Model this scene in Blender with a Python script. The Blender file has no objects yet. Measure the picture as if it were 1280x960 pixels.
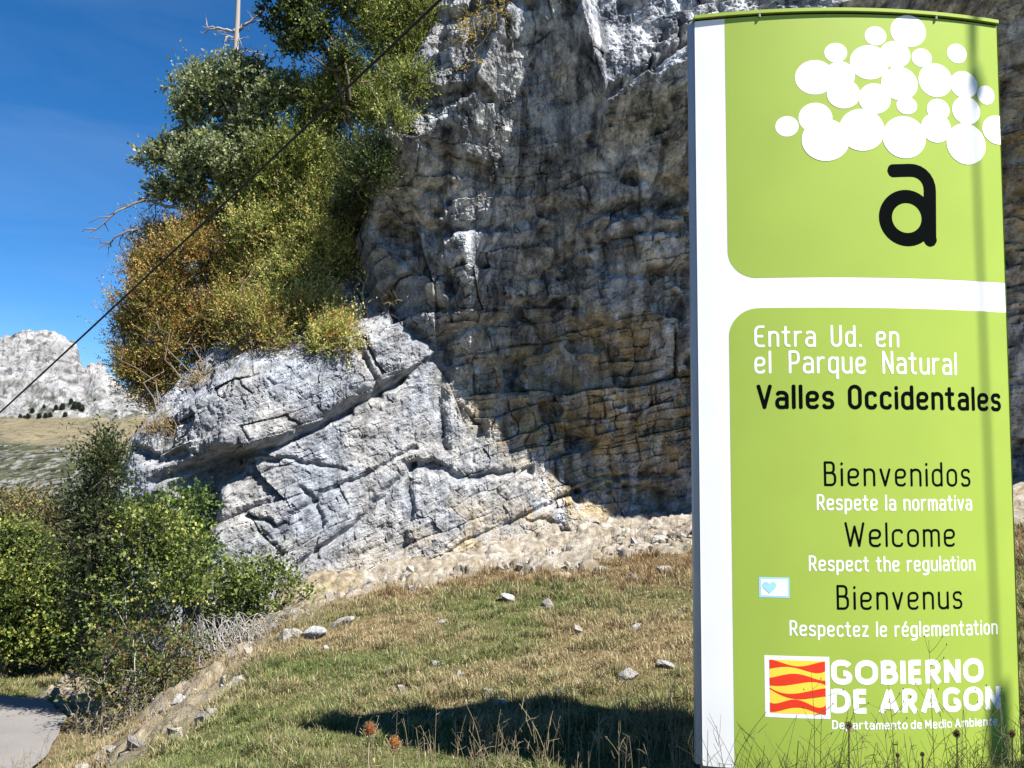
import bpy, math, random
import numpy as np
from mathutils import Matrix, Vector

C = bpy.context.scene.collection
sc = bpy.context.scene
rng = np.random.default_rng(7)
random.seed(7)
R = math.radians

# ------------------------------------------------------------------ camera
F = 995.0                                   # focal length in photo pixels (1280 wide)
PITCH, ROLL = R(5.2), R(0.5)
cam_d = bpy.data.cameras.new('camera')
cam_d.sensor_width = 36.0
cam_d.lens = 36.0 * F / 1280.0
cam_d.clip_start = 0.05
cam_d.clip_end = 9000.0
cam = bpy.data.objects.new('camera', cam_d)
C.objects.link(cam)
EYE = np.array([0.0, 0.0, 1.6])
cam.matrix_world = Matrix.Translation(Vector(EYE)) @ Matrix.Rotation(R(90) + PITCH, 4, 'X') @ Matrix.Rotation(ROLL, 4, 'Z')
sc.camera = cam
CR = np.array(cam.matrix_world.to_3x3())

# ------------------------------------------------------------------ sky, sun, exposure
SUN = np.array([2.16, -1.50, 3.75]); SUN /= np.linalg.norm(SUN)
SUN_EL = math.asin(SUN[2]); SUN_AZ = math.atan2(SUN[0], SUN[1])
world = bpy.data.worlds.new('World'); sc.world = world
world.use_nodes = True
wn = world.node_tree.nodes; wl = world.node_tree.links
sky = wn.new('ShaderNodeTexSky'); sky.sky_type = 'NISHITA'; sky.sun_disc = False
sky.sun_elevation = SUN_EL; sky.sun_rotation = SUN_AZ
sky.altitude = 1400; sky.air_density = 0.85; sky.dust_density = 0.0; sky.ozone_density = 5.0
hs = wn.new('ShaderNodeHueSaturation'); hs.inputs['Saturation'].default_value = 1.26; hs.inputs['Value'].default_value = 0.95
wl.new(sky.outputs[0], hs.inputs['Color'])
# a few thin streaks of high cloud
wtc = wn.new('ShaderNodeTexCoord'); wmp = wn.new('ShaderNodeMapping'); wmp.inputs['Scale'].default_value = (1.2, 1.2, 7.0); wmp.inputs['Rotation'].default_value = (0.12, 0.1, 0)
wno = wn.new('ShaderNodeTexNoise'); wno.inputs['Scale'].default_value = 1.7; wno.inputs['Detail'].default_value = 6; wno.inputs['Distortion'].default_value = 0.5
wrp = wn.new('ShaderNodeValToRGB'); wrp.color_ramp.elements[0].position = 0.5; wrp.color_ramp.elements[1].position = 0.8; wrp.color_ramp.elements[1].color = (0.10, 0.10, 0.10, 1)
wmx = wn.new('ShaderNodeMix'); wmx.data_type = 'RGBA'; wmx.inputs[7].default_value = (4.2, 5.2, 6.4, 1)
wl.new(wtc.outputs['Generated'], wmp.inputs['Vector']); wl.new(wmp.outputs[0], wno.inputs['Vector']); wl.new(wno.outputs[0], wrp.inputs[0]); wl.new(wrp.outputs[0], wmx.inputs[0])
wl.new(hs.outputs[0], wmx.inputs[6]); wl.new(wmx.outputs[2], wn['Background'].inputs[0])
wn['Background'].inputs[1].default_value = 0.072
sd = bpy.data.lights.new('sun', 'SUN'); sd.energy = 5.0; sd.angle = R(0.53); sd.color = (1.0, 0.95, 0.87)
sun = bpy.data.objects.new('sun', sd); C.objects.link(sun)
sun.rotation_euler = Vector(SUN).to_track_quat('Z', 'Y').to_euler()
sun.location = (6, -4, 12)
sc.view_settings.view_transform = 'Standard'
sc.view_settings.look = 'None'
sc.view_settings.exposure = 1.33
sc.view_settings.gamma = 1.0
sc.render.engine = 'CYCLES'
sc.cycles.use_denoising = True
sc.cycles.max_bounces = 6
sc.cycles.diffuse_bounces = 3
sc.cycles.transmission_bounces = 3
sc.cycles.transparent_max_bounces = 4

# ------------------------------------------------------------------ helpers
def ray(u, v):
    d = np.array([(u - 640.0) / F, (480.0 - v) / F, -1.0])
    return CR @ d
def at(u, v, Y):
    d = ray(u, v)
    return EYE + d * (Y / d[1])
def project(P):
    q = (np.asarray(P) - EYE) @ CR
    return 640 - F * q[..., 0] / q[..., 2], 480 + F * q[..., 1] / q[..., 2]

def _hash(ix, iy, iz, seed):
    h = (ix.astype(np.uint32) * np.uint32(374761393) + iy.astype(np.uint32) * np.uint32(668265263)
         + iz.astype(np.uint32) * np.uint32(2147483647 - 1274126177) + np.uint32((seed * 974634777) & 0xffffffff))
    h = (h ^ (h >> np.uint32(13))) * np.uint32(1274126177)
    h = (h ^ (h >> np.uint32(16))) * np.uint32(2246822519)
    return (h ^ (h >> np.uint32(13))).astype(np.float32) / np.float32(4294967295.0)
def vnoise(x, y, z, seed=0):
    fx, fy, fz = np.floor(x), np.floor(y), np.floor(z)
    ix, iy, iz = fx.astype(np.int64), fy.astype(np.int64), fz.astype(np.int64)
    tx, ty, tz = x - fx, y - fy, z - fz
    sx, sy, sz = [t * t * t * (t * (t * 6 - 15) + 10) for t in (tx, ty, tz)]
    r = 0
    for a in (0, 1):
        for b in (0, 1):
            for c in (0, 1):
                w = (sx if a else 1 - sx) * (sy if b else 1 - sy) * (sz if c else 1 - sz)
                r = r + w * _hash(ix + a, iy + b, iz + c, seed)
    return r * 2 - 1
def fbm(x, y, z, octaves=4, seed=0, gain=0.5):
    s = 0; a = 1.0; n = 0
    for o in range(octaves):
        k = 2.03 ** o
        s = s + a * vnoise(x * k + o * 17.3, y * k - o * 9.1, z * k + o * 5.7, seed + o); n += a; a *= gain
    return s / n
def ridged(x, y, z, octaves=4, seed=0):
    s = 0; a = 1.0; n = 0
    for o in range(octaves):
        k = 2.1 ** o
        s = s + a * (1 - np.abs(vnoise(x * k + o * 7.3, y * k + o * 3.1, z * k - o * 5.7, seed + o)) * 2); n += a; a *= 0.5
    return s / n
def voronoi2(x, y, seed=0):
    """distance to nearest two feature points and the nearest cell's random value"""
    ix, iy = np.floor(x).astype(np.int64), np.floor(y).astype(np.int64)
    f1 = np.full(x.shape, 9.0); f2 = np.full(x.shape, 9.0); cid = np.zeros(x.shape); gx = np.zeros(x.shape); gy = np.zeros(x.shape)
    for a in (-1, 0, 1):
        for b in (-1, 0, 1):
            jx, jy = ix + a, iy + b
            px = jx + 0.1 + 0.8 * _hash(jx, jy, jx * 0, seed); py = jy + 0.1 + 0.8 * _hash(jx, jy, jx * 0 + 1, seed)
            d = np.hypot(px - x, py - y); v = _hash(jx, jy, jx * 0 + 2, seed)
            c = d < f1
            f2 = np.where(c, f1, np.minimum(f2, d)); gx = np.where(c, x - px, gx); gy = np.where(c, y - py, gy)
            cid = np.where(c, v, cid); f1 = np.where(c, d, f1)
    return f1, f2, cid, gx, gy
def blocks(u, w, seed):
    """beds of irregular thickness broken by joints: block id, position inside the block, distance to its edge"""
    w = w + 0.55 * vnoise(w * 0.7, w * 0, w * 0 + 2, seed + 2) + 0.24 * vnoise(u * 0.45, w * 0.45, w * 0, seed + 3) + 0.10 * vnoise(u * 1.6, w * 1.2, w * 0, seed + 8)
    row = np.floor(w); fw = w - row; ri = row.astype(np.int64)
    sc_ = 0.55 + 0.9 * _hash(ri, ri * 0, ri * 0 + 1, seed)
    uu_ = u * sc_ + 13.7 * _hash(ri, ri * 0, ri * 0 + 2, seed) + 0.28 * vnoise(u * 0.9, w * 1.1, w * 0 + 5, seed + 4)
    uu_ = uu_ + 0.45 * vnoise(uu_ * 0.8, row * 3.1, w * 0, seed + 6)
    colm = np.floor(uu_); fu = uu_ - colm; ci = colm.astype(np.int64)
    cid = _hash(ri, ci, ri * 0 + 3, seed); t1 = _hash(ri, ci, ri * 0 + 4, seed) - 0.5; t2 = _hash(ri, ci, ri * 0 + 5, seed) - 0.5
    e = np.minimum(np.minimum(fu, 1 - fu) / sc_, np.minimum(fw, 1 - fw) * 1.0)
    return cid, fu - 0.5, fw - 0.5, t1, t2, e
def smooth(a, b, x):
    t = np.clip((x - a) / (b - a), 0, 1); return t * t * (3 - 2 * t)
def smin(a, b, k):
    h = np.clip(0.5 + 0.5 * (b - a) / k, 0, 1); return b + (a - b) * h - k * h * (1 - h)
def seg_dist(x, z, pts):
    d = np.full(x.shape, 1e9)
    for (ax, az), (bx, bz) in zip(pts[:-1], pts[1:]):
        vx, vz = bx - ax, bz - az
        t = np.clip(((x - ax) * vx + (z - az) * vz) / (vx * vx + vz * vz), 0, 1)
        d = np.minimum(d, np.hypot(x - ax - t * vx, z - az - t * vz))
    return d

class MB:
    """collects geometry for ONE mesh object"""
    def __init__(s): s.v = []; s.q = []; s.t = []; s.c = []; s.n = 0; s.mq = []; s.mt = []
    def add(s, v, quads=None, tris=None, col=None, mi=0):
        v = np.asarray(v, float).reshape(-1, 3); s.v.append(v)
        if quads is not None and len(quads):
            q = np.asarray(quads, int).reshape(-1, 4) + s.n; s.q.append(q); s.mq.append(np.full(len(q), mi))
        if tris is not None and len(tris):
            t = np.asarray(tris, int).reshape(-1, 3) + s.n; s.t.append(t); s.mt.append(np.full(len(t), mi))
        if col is None: col = (1, 1, 1)
        s.c.append(np.broadcast_to(np.asarray(col, float), (len(v), 3)))
        s.n += len(v)
    def grid(s, P, col=None, close=False, flip=False, mi=0):
        """P: (m, n, 3) grid"""
        m, n, _ = P.shape
        i, j = np.meshgrid(np.arange(m - 1), np.arange(n if close else n - 1), indexing='ij')
        a = i * n + j; b = i * n + (j + 1) % n; c = (i + 1) * n + (j + 1) % n; d = (i + 1) * n + j
        q = np.stack([a, b, c, d], -1).reshape(-1, 4)
        if flip: q = q[:, ::-1]
        s.add(P.reshape(-1, 3), quads=q, col=None if col is None else np.asarray(col).reshape(-1, 3) if np.ndim(col) > 1 else col, mi=mi)
    def tube(s, pts, rad, sides=6, col=None, cap=True, mi=0):
        pts = np.asarray(pts, float); rad = np.broadcast_to(np.asarray(rad, float), (len(pts),))
        tg = np.gradient(pts, axis=0); tg /= np.linalg.norm(tg, axis=1, keepdims=True) + 1e-9
        up = np.where(np.abs(tg[:, 2:3]) > 0.9, np.array([[1.0, 0, 0]]), np.array([[0, 0, 1.0]]))
        sx = np.cross(tg, up); sx /= np.linalg.norm(sx, axis=1, keepdims=True) + 1e-9
        sy = np.cross(sx, tg)
        an = np.arange(sides) / sides * 2 * np.pi
        P = pts[:, None] + rad[:, None, None] * (np.cos(an)[None, :, None] * sx[:, None] + np.sin(an)[None, :, None] * sy[:, None])
        n0 = s.n
        s.grid(P, col=col, close=True, mi=mi)
        if cap:
            for k, e in ((0, pts[0]), (len(pts) - 1, pts[-1])):
                ring = P[k]; f = [(j, (j + 1) % sides, sides) for j in range(sides)]
                if k: f = [x[::-1] for x in f]
                s.add(np.vstack([ring, e[None]]), tris=f, col=col, mi=mi)
    def box(s, lo, hi, col=None, M=None, mi=0):
        x0, y0, z0 = lo; x1, y1, z1 = hi
        v = np.array([(x0, y0, z0), (x1, y0, z0), (x1, y1, z0), (x0, y1, z0), (x0, y0, z1), (x1, y0, z1), (x1, y1, z1), (x0, y1, z1)], float)
        if M is not None: v = v @ np.asarray(M).T
        s.add(v, quads=[(0, 3, 2, 1), (4, 5, 6, 7), (0, 1, 5, 4), (1, 2, 6, 5), (2, 3, 7, 6), (3, 0, 4, 7)], col=col, mi=mi)
    def build(s, name, mat, parent=None, smooth=False, loc=None):
        v = np.concatenate(s.v); c = np.concatenate(s.c)
        org = np.zeros(3)
        if parent is not None: org = np.array(parent.get('_org', (0, 0, 0)))
        elif loc is not None: org = np.asarray(loc, float)
        v = v - org
        me = bpy.data.meshes.new(name)
        q = np.concatenate(s.q) if s.q else np.zeros((0, 4), int)
        t = np.concatenate(s.t) if s.t else np.zeros((0, 3), int)
        me.vertices.add(len(v)); me.vertices.foreach_set('co', v.astype(np.float32).ravel())
        nl = q.size + t.size
        me.loops.add(nl); me.loops.foreach_set('vertex_index', np.concatenate([q.ravel(), t.ravel()]).astype(np.int32))
        me.polygons.add(len(q) + len(t))
        st = np.concatenate([np.arange(len(q)) * 4, len(q) * 4 + np.arange(len(t)) * 3]).astype(np.int32)
        me.polygons.foreach_set('loop_start', st)
        mats = mat if isinstance(mat, (list, tuple)) else [mat]
        for m in mats: me.materials.append(m)
        if len(mats) > 1:
            mi = np.concatenate(s.mq + s.mt).astype(np.int32); me.polygons.foreach_set('material_index', mi)
        me.polygons.foreach_set('use_smooth', np.full(len(q) + len(t), smooth, dtype=bool))
        at_ = me.attributes.new('Col', 'FLOAT_COLOR', 'POINT')
        at_.data.foreach_set('color', np.concatenate([c, np.ones((len(c), 1))], 1).astype(np.float32).ravel())
        me.update(); me.validate()
        o = bpy.data.objects.new(name, me); C.objects.link(o)
        if parent is not None: o.parent = parent; o['_org'] = tuple(org)
        else: o.location = org
        return o
def thing(name, label, cat, loc, group=None):
    o = bpy.data.objects.new(name, None); C.objects.link(o)
    o.location = loc; o['_org'] = tuple(float(k) for k in loc)
    o.empty_display_size = 0.1
    return tag(o, label, cat, group)
def tag(o, label, cat, group=None):
    o['label'] = label; o['category'] = cat
    if group: o['group'] = group
    return o
def kind(o, k): o['kind'] = k; return o

# ------------------------------------------------------------------ materials
def new_mat(name, rough=0.6, spec=0.3):
    m = bpy.data.materials.new(name); m.use_nodes = True
    b = m.node_tree.nodes['Principled BSDF']
    b.inputs['Roughness'].default_value = rough
    b.inputs['Specular IOR Level'].default_value = spec
    return m, m.node_tree.nodes, m.node_tree.links, b
def flat_mat(name, col, rough=0.5, spec=0.4, metal=0.0, var=0.06, scale=6.0):
    """plain paint or metal with a faint procedural unevenness"""
    m, n, l, b = new_mat(name, rough, spec); b.inputs['Metallic'].default_value = metal
    tc = n.new('ShaderNodeTexCoord'); no = n.new('ShaderNodeTexNoise'); no.inputs['Scale'].default_value = scale; no.inputs['Detail'].default_value = 5
    mp = n.new('ShaderNodeMapRange'); mp.inputs[1].default_value = 0.3; mp.inputs[2].default_value = 0.7
    mp.inputs[3].default_value = 1 - var; mp.inputs[4].default_value = 1 + var * 0.4
    l.new(tc.outputs['Object'], no.inputs['Vector']); l.new(no.outputs[0], mp.inputs[0])
    vm = n.new('ShaderNodeVectorMath'); vm.operation = 'SCALE'; vm.inputs[0].default_value = col
    l.new(mp.outputs[0], vm.inputs['Scale']); l.new(vm.outputs[0], b.inputs['Base Color'])
    return m
def attr_mat(name, rough=0.7, spec=0.2, transl=0.0):
    m, n, l, b = new_mat(name, rough, spec)
    a = n.new('ShaderNodeAttribute'); a.attribute_name = 'Col'
    l.new(a.outputs['Color'], b.inputs['Base Color'])
    if transl > 0:
        t = n.new('ShaderNodeBsdfTranslucent'); l.new(a.outputs['Color'], t.inputs['Color'])
        mx = n.new('ShaderNodeMixShader'); mx.inputs[0].default_value = transl
        l.new(b.outputs[0], mx.inputs[1]); l.new(t.outputs[0], mx.inputs[2]); l.new(mx.outputs[0], n['Material Output'].inputs[0])
    return m
class NT:
    """tiny node helper"""
    def __init__(s, n, l): s.n = n; s.l = l
    def noise(s, vec, scale, detail=5, rough=0.55, dist=0.0):
        t = s.n.new('ShaderNodeTexNoise'); t.inputs['Scale'].default_value = scale; t.inputs['Detail'].default_value = detail
        t.inputs['Roughness'].default_value = rough; t.inputs['Distortion'].default_value = dist; s.l.new(vec, t.inputs['Vector']); return t.outputs[0]
    def ramp(s, fac, stops):
        r = s.n.new('ShaderNodeValToRGB'); e = r.color_ramp.elements
        while len(e) < len(stops): e.new(0.5)
        for k, (p, c) in zip(e, stops): k.position = p; k.color = (*c, 1) if len(c) == 3 else c
        s.l.new(fac, r.inputs[0]); return r.outputs[0]
    def mix(s, fac, a, b, mode='MIX'):
        m = s.n.new('ShaderNodeMix'); m.data_type = 'RGBA'; m.blend_type = mode
        for sock, val in ((m.inputs[0], fac), (m.inputs[6], a), (m.inputs[7], b)):
            if isinstance(val, (int, float)): sock.default_value = val
            elif isinstance(val, tuple): sock.default_value = (*val, 1)
            else: s.l.new(val, sock)
        return m.outputs[2]
    def mapping(s, vec, scale, loc=(0, 0, 0), rot=(0, 0, 0)):
        m = s.n.new('ShaderNodeMapping'); m.inputs['Scale'].default_value = scale; m.inputs['Location'].default_value = loc; m.inputs['Rotation'].default_value = rot
        s.l.new(vec, m.inputs['Vector']); return m.outputs[0]
    def math(s, op, a, b=0.0, clamp=False):
        m = s.n.new('ShaderNodeMath'); m.operation = op; m.use_clamp = clamp
        for sock, val in ((m.inputs[0], a), (m.inputs[1], b)):
            if isinstance(val, (int, float)): sock.default_value = val
            else: s.l.new(val, sock)
        return m.outputs[0]
    def bump(s, h, strength, dist):
        b = s.n.new('ShaderNodeBump'); b.inputs['Strength'].default_value = strength; b.inputs['Distance'].default_value = dist; s.l.new(h, b.inputs['Height']); return b.outputs[0]

def rock_material(name, warm):
    m, n, l, b = new_mat(name, 0.85, 0.15); t = NT(n, l)
    g = n.new('ShaderNodeNewGeometry').outputs['Position']
    at_ = n.new('ShaderNodeAttribute'); at_.attribute_name = 'Col'
    sep = n.new('ShaderNodeSeparateColor'); l.new(at_.outputs['Color'], sep.inputs[0])
    ochre_m, dark_m, pale_m = sep.outputs[0], sep.outputs[1], sep.outputs[2]
    n1 = t.noise(g, 0.9, 6, 0.6, 0.6); n2 = t.noise(g, 5.5, 8, 0.68, 0.3); n3 = t.noise(g, 38, 5, 0.7)
    base = t.ramp(n2, [(0.31, (0.06, 0.06, 0.064)), (0.42, (0.20, 0.202, 0.208)), (0.56, (0.34, 0.342, 0.347)), (0.75, (0.50, 0.50, 0.50))])
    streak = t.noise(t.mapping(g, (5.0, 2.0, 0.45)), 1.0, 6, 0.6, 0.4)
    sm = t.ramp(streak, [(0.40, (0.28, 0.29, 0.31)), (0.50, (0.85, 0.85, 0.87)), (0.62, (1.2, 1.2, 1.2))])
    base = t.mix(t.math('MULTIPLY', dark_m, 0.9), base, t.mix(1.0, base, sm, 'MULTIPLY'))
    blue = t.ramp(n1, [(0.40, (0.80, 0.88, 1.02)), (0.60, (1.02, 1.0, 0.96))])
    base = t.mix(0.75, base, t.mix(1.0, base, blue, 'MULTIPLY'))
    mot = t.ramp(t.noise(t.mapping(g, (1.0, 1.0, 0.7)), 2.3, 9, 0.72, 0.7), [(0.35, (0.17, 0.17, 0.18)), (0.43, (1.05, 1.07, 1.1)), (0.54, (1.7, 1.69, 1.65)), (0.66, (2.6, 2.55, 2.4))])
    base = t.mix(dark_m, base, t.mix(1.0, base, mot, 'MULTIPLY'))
    oc = t.ramp(t.noise(g, 3.0, 7, 0.65, 0.8), [(0.34, (0.10, 0.065, 0.03)), (0.46, (0.34, 0.25, 0.12)), (0.56, (0.50, 0.385, 0.20)), (0.70, (0.66, 0.56, 0.38))])
    of = t.math('MULTIPLY', ochre_m, t.ramp(t.noise(g, 1.7, 7, 0.68, 0.9), [(0.40, (0, 0, 0)), (0.58, (1, 1, 1))]), True)
    col = t.mix(of, base, oc)
    col = t.mix(pale_m, col, t.ramp(n2, [(0.3, (0.22, 0.19, 0.15)), (0.5, (0.38, 0.345, 0.295)), (0.7, (0.52, 0.49, 0.445))]))
    lich = t.ramp(n3, [(0.36, (0.34, 0.34, 0.35)), (0.47, (1, 1, 1))])
    col = t.mix(0.8, col, t.mix(1.0, col, lich, 'MULTIPLY'))
    l.new(col, b.inputs['Base Color'])
    h = t.math('ADD', t.math('MULTIPLY', n3, 0.35), n2)
    l.new(t.bump(h, 1.0, 0.07), b.inputs['Normal'])
    return m
M_ROCK = rock_material('limestone', 0)
M_LEAF = attr_mat('leaf', 0.5, 0.3, 0.34)
M_GRASS = attr_mat('grass_blade', 0.7, 0.15, 0.25)
M_BARK = attr_mat('bark', 0.85, 0.1)

# ------------------------------------------------------------------ terrain heights
def road_edge(y):            # right-hand edge of the road
    return np.interp(y, [0, 4, 6.7, 8.3, 9.3, 9.9, 10.3], [-2.5, -3.0, -3.72, -4.4, -5.2, -7.2, -12.0])
def road_z(y): return -0.80 - 0.125 * (np.clip(y, -6, 14) - 6.0)
def ground(x, y):
    x = np.asarray(x, float); y = np.asarray(y, float)
    xb = -2.08 - 0.12 * (np.clip(y, 3, 11) - 6.5)
    slope = 0.11 * np.clip(x, -40, 14) + 0.01 * np.clip(y, -20, 40)
    z = slope - 0.44 * np.maximum(0, xb - x)
    rz = road_z(y)
    z = -smin(-z, -rz, 0.08)
    far = np.clip((y - 16) / 60, 0, 1)
    z = z - far * far * (3 - 2 * far) * 42 * smooth(3, -6, x)
    z = z - smooth(120, 300, y) * 10
    near = smooth(45, 25, np.abs(y - 8))
    z = z + near * (0.05 * fbm(x * 0.5, y * 0.5, x * 0, 3, 41) + 0.025 * fbm(x * 1.9, y * 1.9, x * 0, 3, 43)) * smooth(-0.15, 0.3, z - rz)
    return z

# ------------------------------------------------------------------ cliff
XL_Z = [-2, 2.2, 2.9, 4.8, 7.3, 10.0, 13.0]; XL_X = [-5.5, -5.45, -5.15, -4.15, -2.9, -1.8, -0.6]
def cliff_base(x, z):
    kx = [-2.5, -1.3, -0.7, 0.15, 0.75, 1.35, 2.5, 6.0, 12.0]
    zb = np.interp(x, kx, [6.1, 6.1, 6.6, 8.7, 8.9, 6.8, 7.25, 8.6, 9.5])
    yb = np.interp(x, kx, [10.95, 10.85, 10.9, 11.0, 11.0, 10.95, 10.85, 10.6, 10.4])
    over = np.interp(x, kx, [0.45, 0.45, 0.43, 0.40, 0.40, 0.45, 0.46, 0.46, 0.46])
    ext = np.interp(x, kx, [0.5, 0.45, 0.3, 0.05, 0.05, 0.35, 0.5, 0.5, 0.5]) * smooth(0.0, 0.7, zb - z)
    ext = np.maximum(ext, 0.5 * smooth(6.0, 4.6, z) * smooth(-1.0, -0.4, x))
    wall = yb + np.where(z < zb, over * (zb - z) + ext, 0.55 * (z - zb))
    # left end of the upper wall, where it turns back into a gully
    xw = np.interp(z, [3.0, 5.0, 6.4, 8.2, 12], [-1.9, -2.2, -1.75, -1.35, -0.7])
    wall = wall + 1.6 * np.maximum(0, xw - x) + 1.2 * np.maximum(0, xw - x) ** 2
    zt = np.interp(x, [-5.5, -3.9, -2.9, -1.7, -0.9, 0.6], [1.75, 2.35, 2.95, 3.75, 3.95, 3.3])
    but = 11.0 + 0.70 * (x + 2.16) + 0.27 * z + 0.9 * np.maximum(0, z - zt)
    but = np.where(x < -3.7, 11.0 + 0.70 * -1.54 + 0.27 * z + 0.9 * np.maximum(0, z - zt) + 0.30 * (-3.7 - x), but)
    hill = 12.3 + 0.42 * (z - 2.5) + 2.2 * np.maximum(0, x - xw + 0.5)
    y = smin(wall, but, 0.22)
    y = smin(y, hill, 0.5)
    xs = np.interp(z, XL_Z, XL_X)
    d = np.maximum(0, xs + 0.55 - x)
    return y + 2.2 * d * d + 3.5 * np.maximum(0, xs - x) ** 1.5
def on_cliff(u, v, base=None):
    Y = 11.0
    for _ in range(25):
        p = at(u, v, Y); Y = min(12.9, 0.5 * Y + 0.5 * float(cliff_base(np.array(p[0]), np.array(p[2]))))
    return at(u, v, Y)
def xz(*pts):
    r = []
    for u, v in pts:
        p = on_cliff(u, v); r.append((p[0], p[2]))
    return r
CRACKS = [  # polyline over the face, depth, half width
    (xz((205, 600), (285, 570), (350, 556), (420, 520), (500, 474)), 0.22, 0.07),
    (xz((372, 705), (440, 660), (505, 590), (520, 575), (560, 585)), 0.16, 0.045),
    (xz((512, 580), (512, 640), (500, 690)), 0.12, 0.05),
    (xz((510, 580), (590, 598), (640, 588)), 0.20, 0.06),
    (xz((300, 640), (345, 660), (390, 625), (520, 560)), 0.10, 0.04),
    (xz((395, 700), (400, 640), (380, 610)), 0.09, 0.035),
    (xz((290, 575), (360, 572), (430, 588)), 0.08, 0.035),
    (xz((440, 420), (468, 470), (472, 495)), 0.16, 0.06),
    (xz((505, 405), (540, 432), (600, 405), (640, 392)), 0.26, 0.09),
    (xz((660, 345), (720, 340), (800, 345), (866, 330)), 0.10, 0.05),
    (xz((730, 268), (790, 258), (866, 236)), 0.30, 0.10),
    (xz((680, 325), (740, 305), (866, 280)), 0.14, 0.05),
    (xz((755, 118), (810, 85), (866, 48)), 0.22, 0.07),
    (xz((720, 380), (722, 470), (715, 560)), 0.12, 0.05),
    (xz((560, 440), (548, 500), (552, 560)), 0.22, 0.10),
    (xz((610, 460), (600, 530), (585, 575)), 0.12, 0.07),
    (xz((640, 655), (760, 600), (866, 595)), 0.14, 0.05),
    (xz((500, 265), (560, 290), (640, 280), (700, 250)), 0.16, 0.08),
    (xz((560, 690), (640, 650), (700, 655)), 0.08, 0.035),
    (xz((690, 655), (715, 670), (690, 700)), 0.08, 0.03),
    (xz((820, 410), (790, 470), (800, 520)), 0.14, 0.08),
    (xz((170, 560), (205, 575), (240, 565)), 0.2, 0.06),
    (xz((160, 645), (200, 625), (240, 640)), 0.2, 0.07),
]
GAP = xz((278, 585), (258, 600), (240, 650), (225, 720), (215, 790))
SLAB = xz((215, 605), (285, 570), (350, 556), (420, 520), (500, 474), (545, 440))
def cliff_full(x, z):
    y = cliff_base(x, z)
    dx = 0.12 * fbm(x * 0.9, z * 0.9, x * 0, 3, 3); dz = 0.12 * fbm(x * 0.9, z * 0.9, x * 0 + 4, 3, 4)
    X, Z = x + dx, z + dz
    wallness = smooth(-0.3, 0.5, x - np.interp(z, [0.2, 1.4, 2.5, 3.9, 5, 8.2], [1.0, 0.1, -1.0, -1.2, -2.2, -1.3]))
    # large forms
    y = y + 0.26 * fbm(X * 0.55, Z * 0.55, X * 0, 3, 11) * (0.45 + 0.55 * wallness)
    # upper slab that juts out over the long crack
    sl = np.interp(x, [p[0] for p in SLAB], [p[1] for p in SLAB], left=SLAB[0][1] - 0.4, right=99)
    q = z - sl
    y = y - 0.19 * smooth(-0.02, 0.03, q) * smooth(1.5, 0.6, q) * smooth(-0.8, -1.4, x)
    # tilted beds: blocks at three sizes
    upper = smooth(0.0, 0.2, z - np.interp(x, [p[0] for p in SLAB], [p[1] for p in SLAB])) * smooth(-0.6, -1.2, x)
    rough_ = np.clip(0.52 + 0.60 * wallness + 0.75 * upper + 0.5 * smooth(0.05, 0.45, vnoise(X * 0.7, Z * 0.7, X * 0, 78)) + 0.5 * smooth(-3.0, -3.8, x), 0, 1.3)
    wsel = smooth(0.35, 0.65, wallness)
    for ang, wt, s0 in ((27, 1 - wsel, 0), (11, wsel, 40)):
        ca, sa = math.cos(R(ang)), math.sin(R(ang)); bu, bw = X * ca + Z * sa, -X * sa + Z * ca
        for (su, sw, amp, cr, seed) in ((0.75, 1.25, 0.26, 0.10, 21), (1.9, 3.1, 0.135, 0.06, 22), (4.6, 7.5, 0.062, 0.032, 23), (11.0, 17.0, 0.026, 0.016, 24)):
            seed += s0
            cid, fu, fw, t1, t2, e = blocks(bu * su, bw * sw, seed)
            act = smooth(-0.15, 0.25, vnoise(X * (0.5 + 0.25 * su), Z * (0.5 + 0.25 * su), X * 0 + seed, 79))
            y = y + wt * rough_ * act * (amp * ((cid - 0.5) * 0.9 + 0.8 * fu * t1 - fw * (0.15 + 0.6 * (t2 + 0.5))) + cr * np.exp(-(e / 0.045) ** 2) * smooth(0.35, 0.75, cid))
    # water-worn vertical flutes and hollows on the overhanging wall
    fl = ridged(X * 2.0 + 0.3 * Z, Z * 0.42, X * 0, 3, 31)
    y = y + wallness * 0.10 * fl * smooth(-0.3, 0.3, vnoise(X * 0.8, Z * 0.6, X * 0 + 1, 35))
    pit = fbm(X * 1.6, Z * 2.2, X * 0 + 9, 3, 33)
    y = y + wallness * 0.30 * smooth(0.2, 0.45, pit) 
    # roughness
    y = y + 0.035 * ridged(X * 3.0, Z * 3.0, X * 0 + 2, 3, 51) - 0.015
    y = y + 0.026 * fbm(X * 11 + 3 * dz, Z * 8, X * 0 + 5, 3, 53) + 0.016 * fbm(X * 34, Z * 26, X * 0, 2, 55)
    y = y + 0.016 * ridged(X * 16 + 0.8 * Z, Z * 1.6, X * 0 + 3, 2, 57) * (1 - 0.5 * wallness)
    for pts, dep, hw in CRACKS:
        jx = 0.035 * vnoise(x * 6, z * 6, x * 0 + 1, 61); jz = 0.035 * vnoise(x * 6, z * 6, x * 0 + 2, 62)
        d = seg_dist(x + jx, z + jz, pts)
        y = y + dep * np.exp(-(d / hw) ** 2)
    d = seg_dist(x + dx * 0.6, z, GAP)
    y = y + 0.75 * np.exp(-(d / 0.20) ** 2)
    return y, wallness
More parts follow.
